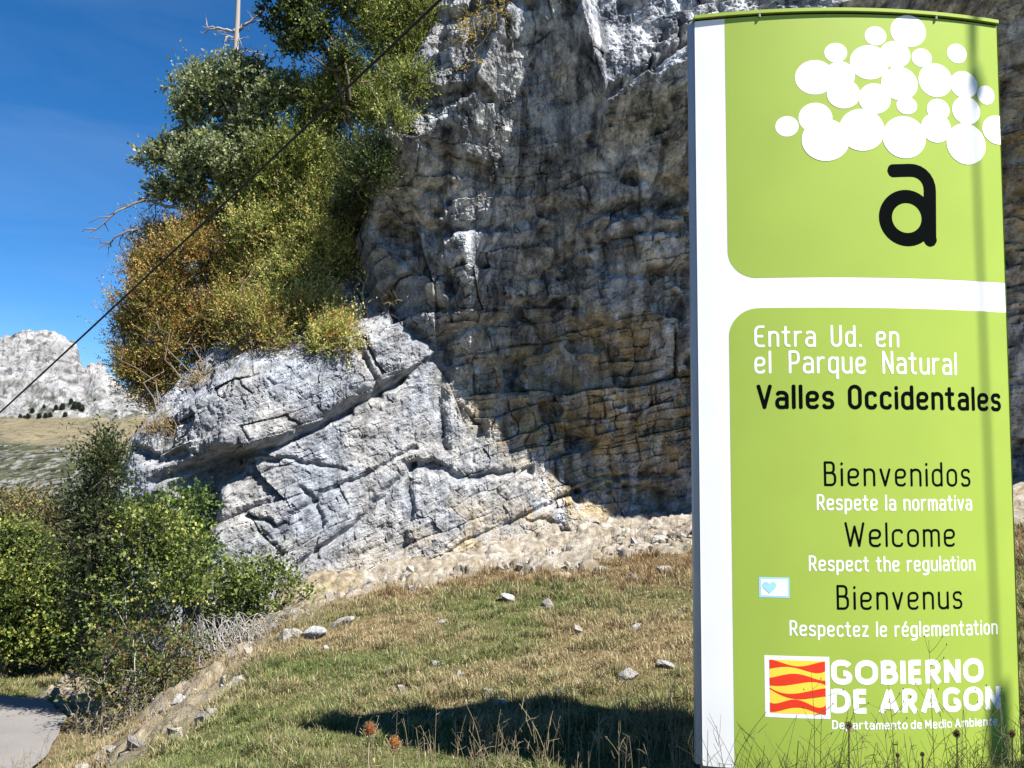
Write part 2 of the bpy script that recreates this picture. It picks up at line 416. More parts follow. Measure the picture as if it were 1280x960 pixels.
def cliff_colour(x, z, wallness):
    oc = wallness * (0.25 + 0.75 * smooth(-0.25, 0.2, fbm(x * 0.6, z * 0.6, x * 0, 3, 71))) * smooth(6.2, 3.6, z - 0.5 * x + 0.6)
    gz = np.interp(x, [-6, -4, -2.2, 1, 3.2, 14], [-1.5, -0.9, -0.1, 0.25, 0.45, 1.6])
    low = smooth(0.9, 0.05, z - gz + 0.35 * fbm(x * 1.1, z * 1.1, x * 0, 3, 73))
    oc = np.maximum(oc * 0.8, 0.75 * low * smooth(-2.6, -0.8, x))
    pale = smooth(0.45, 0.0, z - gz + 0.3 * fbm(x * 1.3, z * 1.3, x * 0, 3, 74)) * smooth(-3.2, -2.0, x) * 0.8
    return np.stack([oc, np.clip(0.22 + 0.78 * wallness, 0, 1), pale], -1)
gx_ = np.concatenate([np.linspace(-7.5, -5.4, 50, endpoint=False), np.linspace(-5.4, 3.5, 690, endpoint=False), np.linspace(3.5, 16, 240)])
gz_ = np.concatenate([np.linspace(-2.6, -1.0, 30, endpoint=False), np.linspace(-1.0, 8.7, 740, endpoint=False), np.linspace(8.7, 13, 80)])
GX, GZ = np.meshgrid(gx_, gz_)
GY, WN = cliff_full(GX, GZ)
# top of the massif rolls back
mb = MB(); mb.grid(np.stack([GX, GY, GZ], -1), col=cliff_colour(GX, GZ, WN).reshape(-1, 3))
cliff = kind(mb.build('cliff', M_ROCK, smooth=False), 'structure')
cliff['label'] = 'grey and ochre limestone cliff overhanging the meadow behind the sign'
def base_line(x):            # where the cliff meets the ground
    x = np.asarray(x, float); z = np.zeros_like(x)
    for _ in range(6): z = ground(x, cliff_base(x, z))
    return cliff_base(x, z)

# ------------------------------------------------------------------ ground, road
def apron(x, y):
    """1 on the bare limestone apron and rocky bank, 0 on the meadow"""
    yb = base_line(x)
    w = np.interp(x, [-6, -4.2, -3.0, -2.0, -0.5, 1.2, 3.2, 6], [1.8, 2.0, 2.3, 2.1, 2.3, 3.4, 4.5, 4.6])
    d = (yb - y) + 1.0 * fbm(x * 1.1, y * 0.8, x * 0, 4, 83)
    a = smooth(w, w - 0.9, d)
    xb = -2.08 - 0.12 * (np.clip(y, 3, 11) - 6.5)
    bank = smooth(0.75, 0.15, np.abs(x - (xb - 0.55)) + 0.35 * fbm(x * 1.7, y * 1.7, x * 0, 3, 85)) * smooth(5.2, 6.2, y) * 0.9
    return np.clip(np.maximum(a, bank), 0, 1)
def axis(fine0, fine1, step, lo, hi):
    a = [fine0]; s = step
    while a[-1] > lo: s *= 1.18; a.append(a[-1] - s)
    b = [fine1]; s = step
    while b[-1] < hi: s *= 1.18; b.append(b[-1] + s)
    return np.concatenate([np.array(a[:0:-1]), np.arange(fine0, fine1, step), np.array(b)])
ax = axis(-7.5, 5.0, 0.035, -2500, 2500); ay = axis(2.8, 15.0, 0.035, -600, 5000)
AX, AY = np.meshgrid(ax, ay)
AZ = ground(AX, AY)
AP = apron(np.clip(AX, -8, 12), AY) * (np.abs(AX) < 30) * (AY < 17) * (AY > 3)
onroad = (AX < road_edge(AY)) & (AY < 10.5)
f1, f2, cid, ggx, ggy = voronoi2(AX * 2.6 + 0.4 * vnoise(AX * 2, AY * 2, AX * 0, 91), AY * 4.0, 92)
g1, g2, cid2, hx, hy = voronoi2(AX * 7.5, AY * 9, 93)
lump = 0.24 * (cid - 0.45) + 0.13 * (ggx * (np.mod(cid * 7.7, 1) - 0.5) + ggy * 0.5) - 0.06 * np.exp(-((f2 - f1) / 0.1) ** 2) \
     + 0.05 * (cid2 - 0.5) - 0.03 * np.exp(-((g2 - g1) / 0.1) ** 2) + 0.03 * ridged(AX * 5, AY * 5, AX * 0, 3, 94)
near = smooth(30, 15, np.hypot(AX, AY))
AZ = AZ + AP * lump * near * np.where(onroad, 0, 1) + 0.10 * AP * smooth(1.4, 0.2, base_line(np.clip(AX, -8, 12)) - AY) * near
pt = fbm(AX * 0.6, AY * 0.9, AX * 0, 4, 95)
gcol = np.stack([AP * np.where(onroad, 0, 1), smooth(-0.25, 0.3, pt), np.where((AX < -2.0) & (AY > 5), 1.0, 0.0) * AP], -1)
m, n, l, b = new_mat('ground', 0.95, 0.1); t = NT(n, l)
g = n.new('ShaderNodeNewGeometry').outputs['Position']
a_ = n.new('ShaderNodeAttribute'); a_.attribute_name = 'Col'
sp = n.new('ShaderNodeSeparateColor'); l.new(a_.outputs['Color'], sp.inputs[0])
n2 = t.noise(g, 9, 8, 0.68); n3 = t.noise(g, 55, 4, 0.7)
soil = t.mix(sp.outputs[1], t.ramp(n2, [(0.3, (0.045, 0.055, 0.018)), (0.7, (0.13, 0.13, 0.05))]), t.ramp(n2, [(0.3, (0.07, 0.05, 0.025)), (0.7, (0.22, 0.17, 0.09))]))
stone = t.ramp(n2, [(0.28, (0.10, 0.085, 0.065)), (0.45, (0.24, 0.215, 0.18)), (0.6, (0.36, 0.335, 0.30)), (0.75, (0.46, 0.44, 0.41))])
stone = t.mix(t.ramp(t.noise(g, 2.2, 6, 0.65, 0.6), [(0.45, (0, 0, 0)), (0.62, (1, 1, 1))]), stone, t.ramp(n2, [(0.3, (0.12, 0.10, 0.07)), (0.7, (0.36, 0.31, 0.24))]))
dirt = t.ramp(n2, [(0.3, (0.10, 0.075, 0.045)), (0.5, (0.24, 0.195, 0.125)), (0.7, (0.42, 0.37, 0.29))])
stone = t.mix(t.math('MULTIPLY', sp.outputs[2], 0.7), stone, dirt)
l.new(t.mix(sp.outputs[0], soil, stone), b.inputs['Base Color'])
l.new(t.bump(t.math('ADD', n2, t.math('MULTIPLY', n3, 0.4)), 0.7, 0.05), b.inputs['Normal'])
M_GROUND = m
mb = MB(); mb.grid(np.stack([AX, AY, AZ], -1), col=gcol.reshape(-1, 3))
kind(mb.build('ground', M_GROUND, smooth=True), 'structure')

m, n, l, b = new_mat('asphalt', 0.9, 0.2); t = NT(n, l)
g = n.new('ShaderNodeNewGeometry').outputs['Position']
a1 = t.ramp(t.noise(g, 160, 3, 0.7), [(0.3, (0.13, 0.125, 0.122)), (0.7, (0.27, 0.26, 0.25))])
a2 = t.ramp(t.noise(g, 1.6, 5, 0.6), [(0.3, (0.86, 0.86, 0.86)), (0.7, (1.06, 1.04, 1.02))])
l.new(t.mix(1.0, a1, a2, 'MULTIPLY'), b.inputs['Base Color']); l.new(t.bump(t.noise(g, 200, 2), 0.5, 0.01), b.inputs['Normal'])
ry = np.linspace(1.0, 10.28, 120); rw = np.linspace(0, 1, 14)
RX = road_edge(ry)[:, None] - 0.03 - 3.3 * rw[None] * (1 + 0 * ry[:, None]); RX[:, 0] += 0.05 * fbm(ry * 1.5, ry * 0, ry * 0, 3, 97)
RY = np.repeat(ry[:, None], 14, 1); RZ = ground(RX, RY)
RZ = np.minimum(RZ, road_z(RY) + 0.03) * 0 + road_z(RY) + 0.035
mb = MB(); mb.grid(np.stack([RX, RY, RZ], -1), flip=True); kind(mb.build('road', m, smooth=True), 'structure')

# ------------------------------------------------------------------ far mountain
uu = np.concatenate([np.linspace(-700, -40, 50, endpoint=False), np.linspace(-40, 190, 330, endpoint=False), np.linspace(190, 560, 40)])
YY = np.concatenate([np.linspace(140, 300, 60, endpoint=False), np.linspace(300, 800, 300, endpoint=False), np.linspace(800, 1010, 240), np.linspace(1016, 1300, 30)])
def zpix(v, Y, u=60): return at(u, v, Y)[2]
PU, PY = np.meshgrid(uu, YY)
MX = (PU - 640) / F * PY / (math.cos(PITCH)) * 1.0
crest_u = [-700, -300, -60, 0, 15, 30, 50, 66, 78, 86, 91, 95, 98, 104, 112, 120, 128, 136, 145, 160, 240, 560]
crest_v = [470, 440, 428, 423, 419, 415, 413, 415, 420, 428, 437, 450, 458, 463, 457, 451, 458, 467, 475, 488, 522, 560]
cz = np.array([at(u, v, 960)[2] for u, v in zip(crest_u, crest_v)])
hc = np.interp(PU + 5 * vnoise(PY * 0.05, PU * 0.1, PU * 0, 5), crest_u, cz) + 3.0 * fbm(PU * 0.12, PY * 0.01, PU * 0, 3, 17)
prof = np.interp(PY, [140, 200, 300, 450, 600, 700, 800], [zpix(v, Y) for v, Y in ((760, 140), (738, 200), (690, 300), (620, 450), (572, 600), (548, 700), (523, 800))])
pu = (PU - 60) / 60.0
prof = prof + (pu * -14) * smooth(300, 500, PY) * smooth(800, 650, PY) * 0.3
t_ = np.clip((PY - 805) / 155, 0, 1)
crag = prof + (hc - prof) * (t_ ** 0.85)
back = np.clip((PY - 960) / 300, 0, 1)
MZ = np.where(PY < 805, prof, crag) - back * 120
cragm = smooth(790, 830, PY + 25 * fbm(MX * 0.012, PY * 0.012, PU * 0, 3, 6))
MZ = MZ + cragm * smooth(0, 0.12, 1 - t_ + 0.03) * (10.0 * ridged(MX * 0.02, PY * 0.012, MZ * 0.02, 4, 7) - 3 + 6.0 * ridged(MX * 0.07 + MZ * 0.03, PY * 0.05, MZ * 0.05, 4, 8))
MZ = MZ + (1 - cragm) * (5 * fbm(MX * 0.01, PY * 0.01, PU * 0, 4, 9) + 2.0 * fbm(MX * 0.06, PY * 0.06, PU * 0, 3, 10) * smooth(650, 560, PY))
# natural cover: bare rock, dry pasture, scrub and scree
n_a = fbm(MX * 0.05, PY * 0.03, MZ * 0.05, 4, 12); n_b = fbm(MX * 0.16, PY * 0.10, MZ * 0.1, 3, 13)
rockc = np.array([0.36, 0.357, 0.357]) * (1 + 0.40 * n_a + 0.35 * n_b)[..., None]
veg = smooth(0.05, 0.3, fbm(MX * 0.07, MZ * 0.12, PY * 0.02, 3, 14)) * smooth(0.55, 0.05, t_)
rockc = rockc * (1 - 0.55 * smooth(0.18, 0.4, fbm(MX * 0.18 + MZ * 0.1, PY * 0.06, MZ * 0.22, 3, 18)))[..., None]
rockc = rockc * (1 - 0.8 * veg[..., None]) + np.array([0.05, 0.065, 0.03]) * 0.8 * veg[..., None]
past = np.array([0.235, 0.205, 0.13]) * (1 + 0.3 * n_a + 0.15 * n_b)[..., None]
scr = smooth(-0.15, 0.15, fbm(MX * 0.20 + PY * 0.05, PY * 0.06 - MX * 0.05, PU * 0, 5, 15))
dots = smooth(-0.05, 0.1, fbm(MX * 0.5 + PY * 0.06, PY * 0.11 - MX * 0.1, PU * 0, 3, 16) + 0.02)
scree = np.array([0.27, 0.26, 0.245]) * (1 + 0.3 * n_b)[..., None]
bushc = np.array([0.095, 0.105, 0.06]) * (1 + 0.5 * n_b)[..., None]
low = np.where((scr * 0.5 + dots * 0.75)[..., None] > 0.45, bushc, scree)
low = np.where((fbm(MX * 0.42, PY * 0.12, PU * 0, 2, 19) > 0.28)[..., None], bushc * 0.45, low)
mixl = smooth(690, 640, PY + 60 * n_a + 22 * pu)[..., None]
mc = past * (1 - mixl) + low * mixl
mc = mc * (1 - cragm[..., None]) + rockc * cragm[..., None]
m, n, l, b = new_mat('mountain_rock', 0.95, 0.05); t = NT(n, l)
a_ = n.new('ShaderNodeAttribute'); a_.attribute_name = 'Col'; g = n.new('ShaderNodeNewGeometry').outputs['Position']; mn = t.noise(t.mapping(g, (1, 0.5, 1)), 0.16, 9, 0.75, 0.5)
l.new(t.mix(1.0, a_.outputs['Color'], t.ramp(mn, [(0.34, (0.25, 0.26, 0.28)), (0.47, (0.9, 0.9, 0.9)), (0.7, (1.15, 1.15, 1.15))]), 'MULTIPLY'), b.inputs['Base Color'])
l.new(t.bump(mn, 1.0, 6.0), b.inputs['Normal'])
mb = MB(); mb.grid(np.stack([MX, PY, MZ], -1), col=mc.reshape(-1, 3)); kind(mb.build('mountain', m, smooth=True), 'structure')
def mountain_z(u, Y):
    i = np.argmin(np.abs(YY - Y)); j = np.argmin(np.abs(uu - u)); return np.array([MX[i, j], PY[i, j], MZ[i, j]])

# ------------------------------------------------------------------ plants
def unit(v): return v / (np.linalg.norm(v, axis=-1, keepdims=True) + 1e-9)
def pal(cols, n, spread=0.25):
    c = np.asarray(cols)[rng.integers(0, len(cols), n)]
    return np.clip(c * (1 + spread * rng.standard_normal((n, 1))), 0.004, 0.9)
def leaf_quads(mb, base, axis_, side, length, width, col):
    n = len(base); L = np.broadcast_to(np.asarray(length), (n,))[:, None]; W = np.broadcast_to(np.asarray(width), (n,))[:, None]
    mid = base + axis_ * L * 0.5
    v = np.stack([base, mid + side * W * 0.5, base + axis_ * L, mid - side * W * 0.5], 1)
    mb.add(v.reshape(-1, 3), quads=np.arange(4 * n).reshape(-1, 4), col=np.repeat(col, 4, 0))
def foliage(mb, stems, clumps, dens, twig, leaf, lw, cols, up=0.4, per=11, gap=0.0, cl_seed=1, wood=(0.10, 0.08, 0.06), spread=0.25, droop=0.0, shoots=0.07):
    """leafy twigs in clumps of ellipsoids; each leaf one small face"""
    for ci, (c, r) in enumerate(clumps):
        c = np.asarray(c, float); r = np.broadcast_to(np.asarray(r, float), (3,))
        n = int(dens * (r[0] * r[2] + r[0] * r[1] + r[1] * r[2]) / 3 * 4)
        d = unit(rng.standard_normal((n, 3))); rad = rng.uniform(0.12, 1.0, (n, 1)) ** 0.45
        lump = 1 + 0.28 * fbm(d[:, 0] * 2.2 + c[0], d[:, 1] * 2.2 + c[1], d[:, 2] * 2.2 + c[2], 3, cl_seed)[:, None]
        p = c + d * r * rad * lump
        keep = fbm(p[:, 0] * 2.4, p[:, 1] * 2.4, p[:, 2] * 2.4, 3, cl_seed + 5) > -0.55 + gap
        p = p[keep]; d = d[keep]; n = len(p)
        if n == 0: continue
        td = unit(d * 0.8 + np.array([0, 0, up]) + 0.45 * rng.standard_normal((n, 3)))
        sh_ = rng.random(n) < shoots; tl = twig * rng.uniform(0.45, 1.2, n) * np.where(sh_, 2.1, 1.0)
        ctw = pal(cols, n, spread * 0.7)
        for k in range(per):
            s = (k + rng.uniform(0, 1, n)) / per
            b = p + td * (s * tl)[:, None] - np.array([0, 0, 1]) * (droop * s * s * tl)[:, None]
            out = unit(rng.standard_normal((n, 3)))
            ax_ = unit(td * 0.7 + out * 0.8 + np.array([0, 0, 0.25]))
            sd_ = unit(np.cross(ax_, rng.standard_normal((n, 3))))
            sc_ = rng.uniform(0.6, 1.25, n)
            col = np.clip(ctw * (1 + spread * rng.standard_normal((n, 1))), 0.004, 0.9)
            leaf_quads(mb, b, ax_, sd_, leaf * sc_, lw * sc_, col)
        # fine twigs
        if stems is not None:
            m_ = (rng.random(n) < 0.20) | sh_
            leaf_quads(stems, p[m_] - td[m_] * (tl[m_] * 0.8)[:, None], td[m_], unit(np.cross(td[m_], rng.standard_normal((m_.sum(), 3)))), tl[m_] * 1.75, 0.006, np.broadcast_to(np.array(wood), (m_.sum(), 3)))
def limb(mb, a, b_, r0, r1, wob=0.06, col=(0.11, 0.09, 0.07), n=7, sides=6):
    a = np.asarray(a, float); b_ = np.asarray(b_, float); L = np.linalg.norm(b_ - a)
    t_ = np.linspace(0, 1, n)[:, None]
    off = np.cumsum(rng.standard_normal((n, 3)), 0); off -= off[0] + (off[-1] - off[0]) * t_
    mb.tube(a + (b_ - a) * t_ + off * wob * L * 0.35, np.linspace(r0, r1, n), sides, col=col)
BARK = (0.10, 0.085, 0.065); GREY = (0.26, 0.25, 0.235)
def plant(name, label, cat, base, clumps, dens, twig, leaf, lw, cols, group=None, parts=('foliage', 'stems'), r0=0.025, bark=BARK, extra=None, **kw):
    base = np.asarray(base, float); root = thing(name, label, cat, base, group)
    fol, stm = MB(), MB()
    foliage(fol, stm, clumps, dens, twig, leaf, lw, cols, cl_seed=rng.integers(1, 900), **kw)
    for c, r in clumps:
        c = np.asarray(c, float); r = float(np.mean(r))
        if parts[1] == 'trunk': continue
        for k in range(1 if rng.random() < max(0.35, 6 / len(clumps)) else 0): limb(stm, base + 0.05 * rng.standard_normal(3) * [1, 1, 0.2], c + r * 0.6 * unit(rng.standard_normal(3)), r0, r0 * 0.25, 0.16, bark, 8, 5)
    if extra: extra(stm)
    fol.build(parts[0], M_LEAF, root); stm.build(parts[1], M_BARK, root, smooth=True)
    return root
ORANGE = [(0.432, 0.235, 0.07), (0.36, 0.246, 0.07), (0.3, 0.258, 0.065), (0.24, 0.235, 0.055), (0.48, 0.325, 0.11), (0.288, 0.28, 0.07), (0.192, 0.134, 0.06)]
YELLOW = [(0.374, 0.39, 0.097), (0.287, 0.337, 0.083), (0.475, 0.42, 0.134), (0.187, 0.24, 0.06), (0.561, 0.496, 0.196)]
GREEN = [(0.135, 0.179, 0.038), (0.179, 0.217, 0.045), (0.09, 0.135, 0.03), (0.239, 0.254, 0.06)]
OAK = [(0.21, 0.247, 0.12), (0.135, 0.173, 0.075), (0.315, 0.345, 0.195), (0.24, 0.27, 0.105)]
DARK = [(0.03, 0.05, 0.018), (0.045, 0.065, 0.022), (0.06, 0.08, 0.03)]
LIME = [(0.17, 0.225, 0.05), (0.13, 0.18, 0.04), (0.21, 0.25, 0.065), (0.085, 0.125, 0.03), (0.06, 0.09, 0.025)]
BRAMB = [(0.05, 0.08, 0.02), (0.08, 0.11, 0.025), (0.13, 0.15, 0.03), (0.16, 0.11, 0.04)]

def split(clumps, k=5, f=0.52, flat=0.75):
    out = []
    for c, r in clumps:
        r = np.asarray(r, float)
        for _ in range(k):
            d = unit(rng.standard_normal(3)) * rng.uniform(0.35, 1.0)
            out.append((np.asarray(c) + d * r * 0.85, r * f * rng.uniform(0.65, 1.25) * np.array([1, 1, flat])))
    return out
def cl(lst, Y=None, dy=0.0, f=1.0):
    out = []
    for it in lst:
        u, v, r = it[:3]
        p = on_cliff(u, v + 0.0) if Y is None else at(u, v, Y)
        if Y is None: p = at(u, v, p[1] - 0.35 + dy)
        rm = f * r / F * p[1]
        out.append((p, (rm, rm * 0.85, rm * (it[3] if len(it) > 3 else 1.0))))
    return out
G_BOX = 'box shrubs growing on the rock shelf'
SHRUBS = [
 ('orange box shrub at the far left tip of the rock shelf, beside the sky', ORANGE, (195, 520), [(175, 455, 38), (205, 478, 36), (165, 410, 28)], 0.05),
 ('broad rusty orange box shrub where the cable crosses the skyline', ORANGE, (250, 480), [(225, 395, 50), (255, 430, 45), (190, 370, 34)], 0.05),
 ('orange brown box shrub below the bare dead branches', ORANGE, (260, 420), [(205, 315, 34), (240, 325, 44), (270, 300, 34), (180, 335, 22)], 0.1),
 ('yellow orange box shrub in the middle of the rock shelf', ORANGE[1:] + YELLOW[:2], (320, 450), [(310, 375, 46), (300, 415, 36), (345, 405, 36)], 0.05),
 ('golden green box shrub hanging over the grey ledge edge', YELLOW + ORANGE[:1], (410, 470), [(408, 425, 26), (400, 395, 30), (425, 400, 20)], 0.05),
 ('tall yellow green box shrub with upright sprays against the gully', YELLOW, (400, 360), [(385, 275, 42), (410, 310, 40), (380, 325, 40), (395, 240, 26)], 0.0),
 ('yellow green box shrub under the middle of the cable', YELLOW, (340, 350), [(320, 295, 42), (345, 335, 40), (300, 330, 30)], 0.0),
 ('olive green bush in the steep gully below the upper cliff', GREEN + YELLOW[:2], (400, 260), [(390, 195, 44), (350, 225, 40), (425, 215, 34)], 0.05),
 ('bright green bush on the steep slope beside the upper cliff', GREEN + YELLOW[:2], (460, 190), [(455, 105, 44), (480, 140, 34), (430, 140, 36)], 0.0),
 ('leafy green bush at the top edge beside the upper cliff', GREEN + YELLOW[:2], (490, 100), [(485, 45, 42), (455, 20, 44), (500, 10, 34), (515, 60, 22), (532, 22, 24), (512, 105, 20), (498, 150, 18)], 0.0),
 ('olive yellow bush filling the slope below the oak, right of its trunk', YELLOW + GREEN[:2], (360, 300), [(345, 265, 38), (320, 245, 36), (370, 250, 34), (290, 265, 30)], 0.0),
 ('mid green bush on the slope right of the oak crown', GREEN + YELLOW[:1], (400, 220), [(395, 150, 36), (375, 180, 34), (410, 110, 34)], 0.0),
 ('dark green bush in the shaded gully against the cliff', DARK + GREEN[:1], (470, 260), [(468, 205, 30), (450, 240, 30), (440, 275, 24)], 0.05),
]
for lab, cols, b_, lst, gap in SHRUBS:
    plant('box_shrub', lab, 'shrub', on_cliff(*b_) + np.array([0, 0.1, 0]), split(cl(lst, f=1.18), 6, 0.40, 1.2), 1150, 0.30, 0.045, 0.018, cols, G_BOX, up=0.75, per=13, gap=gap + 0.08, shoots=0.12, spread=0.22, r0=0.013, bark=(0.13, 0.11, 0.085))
plant('dry_shrub', 'thin half bare yellow shrub where the rock shelf meets the cliff', 'shrub', on_cliff(455, 385), cl([(450, 345, 22), (465, 345, 16), (440, 310, 18)]), 260, 0.28, 0.035, 0.012, YELLOW + ORANGE[:1], None, up=0.9, per=7, gap=0.1, bark=GREY)
plant('hanging_shrub', 'bright yellow bush clinging to the lit upper cliff face', 'shrub', on_cliff(585, 75), cl([(598, 30, 22), (580, 45, 14), (625, 15, 14), (592, 80, 8)], dy=0.1), 420, 0.2, 0.04, 0.016, [(0.42, 0.30, 0.05), (0.34, 0.27, 0.05), (0.28, 0.22, 0.06)], None, up=0.1, per=9, gap=0.1, droop=0.4, bark=GREY)

def oak_wood(stm):
    for k, (u, v, r) in enumerate(OAKC):
        limb(stm, OAKT if k % 2 else OAKB + (OAKT - OAKB) * 0.55, at(u, v, OAKY + rng.uniform(-0.3, 0.3)), 0.03, 0.009, 0.15, (0.2, 0.18, 0.15), 8)
    limb(stm, OAKB, OAKT, 0.10, 0.05, 0.1, (0.2, 0.18, 0.15), 9, 8)
OAKY = 12.4
OAKC = [(265, 105, 36), (305, 95, 38), (335, 130, 38), (300, 145, 40), (245, 140, 28), (225, 195, 36), (265, 195, 40), (190, 195, 22), (200, 235, 24), (240, 235, 32), (320, 185, 36), (360, 110, 26), (290, 225, 34), (222, 110, 18)]
OAKB = on_cliff(318, 330) + np.array([0, 0.2, -0.1]); OAKT = at(300, 130, OAKY)
rt = plant('oak_tree', 'grey green small leaved oak leaning out against the blue sky', 'tree', OAKB, split(cl(OAKC, OAKY, f=1.12), 5, 0.40, 0.7), 950, 0.2, 0.06, 0.038, OAK, None, ('crown', 'trunk'), extra=oak_wood, up=0.25, per=9, gap=0.05)
def bare(mb, pts, r0, col=GREY, twigs=7, tl=0.35):
    P = np.asarray(pts, float); n = 14
    tt = np.linspace(0, 1, len(P)); t2 = np.linspace(0, 1, n)
    Q = np.stack([np.interp(t2, tt, P[:, k]) for k in range(3)], 1) + 0.012 * rng.standard_normal((n, 3))
    mb.tube(Q, np.linspace(r0, r0 * 0.25, n), 6, col=col)
    d = unit(Q[-1] - Q[0])
    for k in range(twigs):
        i = rng.integers(3, n - 1); e = Q[i] + unit(d * 0.9 + 0.8 * rng.standard_normal(3)) * tl * rng.uniform(0.4, 1)
        limb(mb, Q[i], e, r0 * 0.4, r0 * 0.12, 0.25, col, 5, 4)
dl = MB()
bare(dl, [at(230, 262, OAKY), at(178, 250, OAKY), at(150, 262, OAKY - 0.2), at(112, 293, OAKY - 0.3)], 0.028, (0.20, 0.165, 0.14), 8, 0.4)
bare(dl, [at(235, 275, OAKY), at(185, 282, OAKY), at(155, 292, OAKY - 0.2), at(122, 311, OAKY - 0.3)], 0.03, (0.15, 0.12, 0.11), 9, 0.4)
lo = dl.build('dead_limb', M_BARK, rt, smooth=True); lo['label'] = 'bare dead branches reaching out to the left'
UPC = [(352, 22, 24), (380, 12, 30), (400, 45, 28), (372, 55, 20), (425, 12, 30), (345, -15, 26), (390, -30, 34), (430, 60, 24)]
UPB = on_cliff(462, 215) + np.array([0, 0.2, -0.1])
def up_wood(stm):
    tp = at(415, 40, 12.0); limb(stm, UPB + np.array([0, 0.8, 0]), tp, 0.05, 0.03, 0.05, BARK, 8, 8)
    for u, v, r in UPC: limb(stm, UPB + (tp - UPB) * rng.uniform(0.5, 1), at(u, v, 12.0), 0.025, 0.008, 0.12, BARK)
plant('dark_tree', 'dark green tree at the top of the slope cut off by the frame', 'tree', UPB, split(cl(UPC, 12.0, f=1.12), 5, 0.42, 0.7), 900, 0.2, 0.055, 0.034, DARK + GREEN[:2], None, ('crown', 'trunk'), extra=up_wood, up=0.1, per=9, gap=0.14)
sn = thing('dead_tree', 'pale bare dead trunk rising above the oak into the sky', 'tree', at(290, 200, 12.9))
mb = MB(); mb.tube([at(289, 200, 12.9), at(293, 120, 12.9), at(295, 60, 12.9), at(297, 20, 12.9), at(299, -40, 12.9)], [0.062, 0.055, 0.047, 0.04, 0.03], 9, col=(0.33, 0.30, 0.275)); mb.build('trunk', M_BARK, sn, smooth=True)
for pts, r in (([at(296, 40, 12.9), at(275, 36, 12.85), at(258, 33, 12.8)], 0.03), ([at(297, 38, 12.9), at(310, 28, 12.9), at(338, 10, 12.9)], 0.03), ([at(294, 48, 12.9), at(283, 44, 12.85), at(278, 62, 12.8)], 0.018), ([at(295, 52, 12.9), at(304, 48, 12.9)], 0.022), ([at(293, 66, 12.9), at(312, 64, 12.9), at(332, 66, 12.9)], 0.014)):
    mb = MB(); bare(mb, pts, r, (0.30, 0.27, 0.25), 5, 0.28); mb.build('branch', M_BARK, sn, smooth=True)

# lower left: brambles, creeper, dead brush and the trees beyond the road
def gp(u, Y, dz=0.0):
    x = at(u, 700, Y)[0]; return np.array([x, Y, float(ground(np.array(x), np.array(Y))) + dz])
plant('bramble_bush', 'tall lime green bramble bush against the cliff foot by the road', 'bush', gp(170, 8.4), split(cl([(180, 690, 36), (212, 722, 40), (150, 725, 34), (200, 765, 36), (158, 770, 32), (240, 745, 30), (195, 650, 28), (225, 690, 22), (150, 695, 22), (160, 655, 20)], 8.4), 4, 0.58), 760, 0.24, 0.038, 0.03, LIME + YELLOW[:1], None, up=0.15, per=8, gap=0.24, bark=GREY, r0=0.009)
plant('bramble_thicket', 'dark tangled bramble thicket with bare grey stems under the lime bush', 'bush', gp(185, 7.75), cl([(150, 815, 34), (195, 815, 38), (225, 832, 32), (165, 855, 32), (208, 868, 24), (140, 850, 20)], 7.75), 560, 0.24, 0.036, 0.024, BRAMB, None, up=-0.1, per=8, gap=0.2, bark=GREY, r0=0.008, droop=0.4)
plant('creeper', 'green creeper climbing the dark gap at the left end of the rock', 'creeper', gp(235, 9.6), cl([(235, 640, 24, 1.2), (220, 668, 24), (248, 690, 20), (165, 640, 14), (190, 650, 16)], 9.5), 950, 0.2, 0.042, 0.034, [(0.08, 0.14, 0.03), (0.13, 0.19, 0.04), (0.06, 0.10, 0.025)], None, up=0.0, per=7, gap=0.15, r0=0.01)
plant('low_bramble', 'low bright green bramble sprawling along the lit rock base', 'bush', gp(320, 9.3), cl([(275, 738, 28), (308, 735, 30), (340, 735, 28), (372, 742, 18), (330, 760, 20)], 9.5), 950, 0.24, 0.042, 0.034, LIME + GREEN[:2], None, up=0.2, per=7, gap=0.2, bark=GREY, r0=0.008)
db = thing('dead_brush', 'tangle of arching dead grey stems beside the rocky bank', 'dead brush', gp(290, 8.7))
mb = MB()
for k in range(230):
    u = rng.uniform(232, 342); Y = rng.uniform(8.5, 9.3); b0 = gp(u + rng.uniform(-10, 25), Y)
    top = at(u - rng.uniform(-12, 16), rng.uniform(752, 800), Y); end = top + np.array([rng.uniform(-0.1, 0.45), rng.uniform(-0.35, 0.05), -rng.uniform(0.1, 0.45)])
    tt = np.linspace(0, 1, 9)[:, None]; P = b0 * (1 - tt) ** 2 + 2 * tt * (1 - tt) * (top * 1.3 - 0.3 * b0) + tt ** 2 * end
    mb.tube(P, np.linspace(0.006, 0.0025, 9), 4, col=np.array(GREY) * rng.uniform(0.6, 1.5), cap=False)
mb.build('stems', M_BARK, db)
tb = thing('twiggy_sapling', 'leggy sapling of pale curved stems at the road edge', 'sapling', gp(135, 7.7))
mb = MB(); lf = MB()
for pts in (((118, 905), (128, 880), (150, 868)), ((135, 900), (130, 850), (133, 815)), ((140, 895), (165, 880), (185, 862)), ((120, 900), (112, 870), (104, 862)), ((150, 900), (160, 870), (152, 830)), ((128, 905), (145, 872), (168, 855)), ((165, 885), (170, 830), (165, 790)), ((115, 908), (100, 890), (88, 895)), ((110, 915), (95, 880), (98, 858))):
    bare(mb, [gp(pts[0][0], 7.7)] + [at(u, v, 7.7 + rng.uniform(-0.15, 0.15)) for u, v in pts[1:]], 0.009, (0.30, 0.27, 0.22), 5, 0.22)
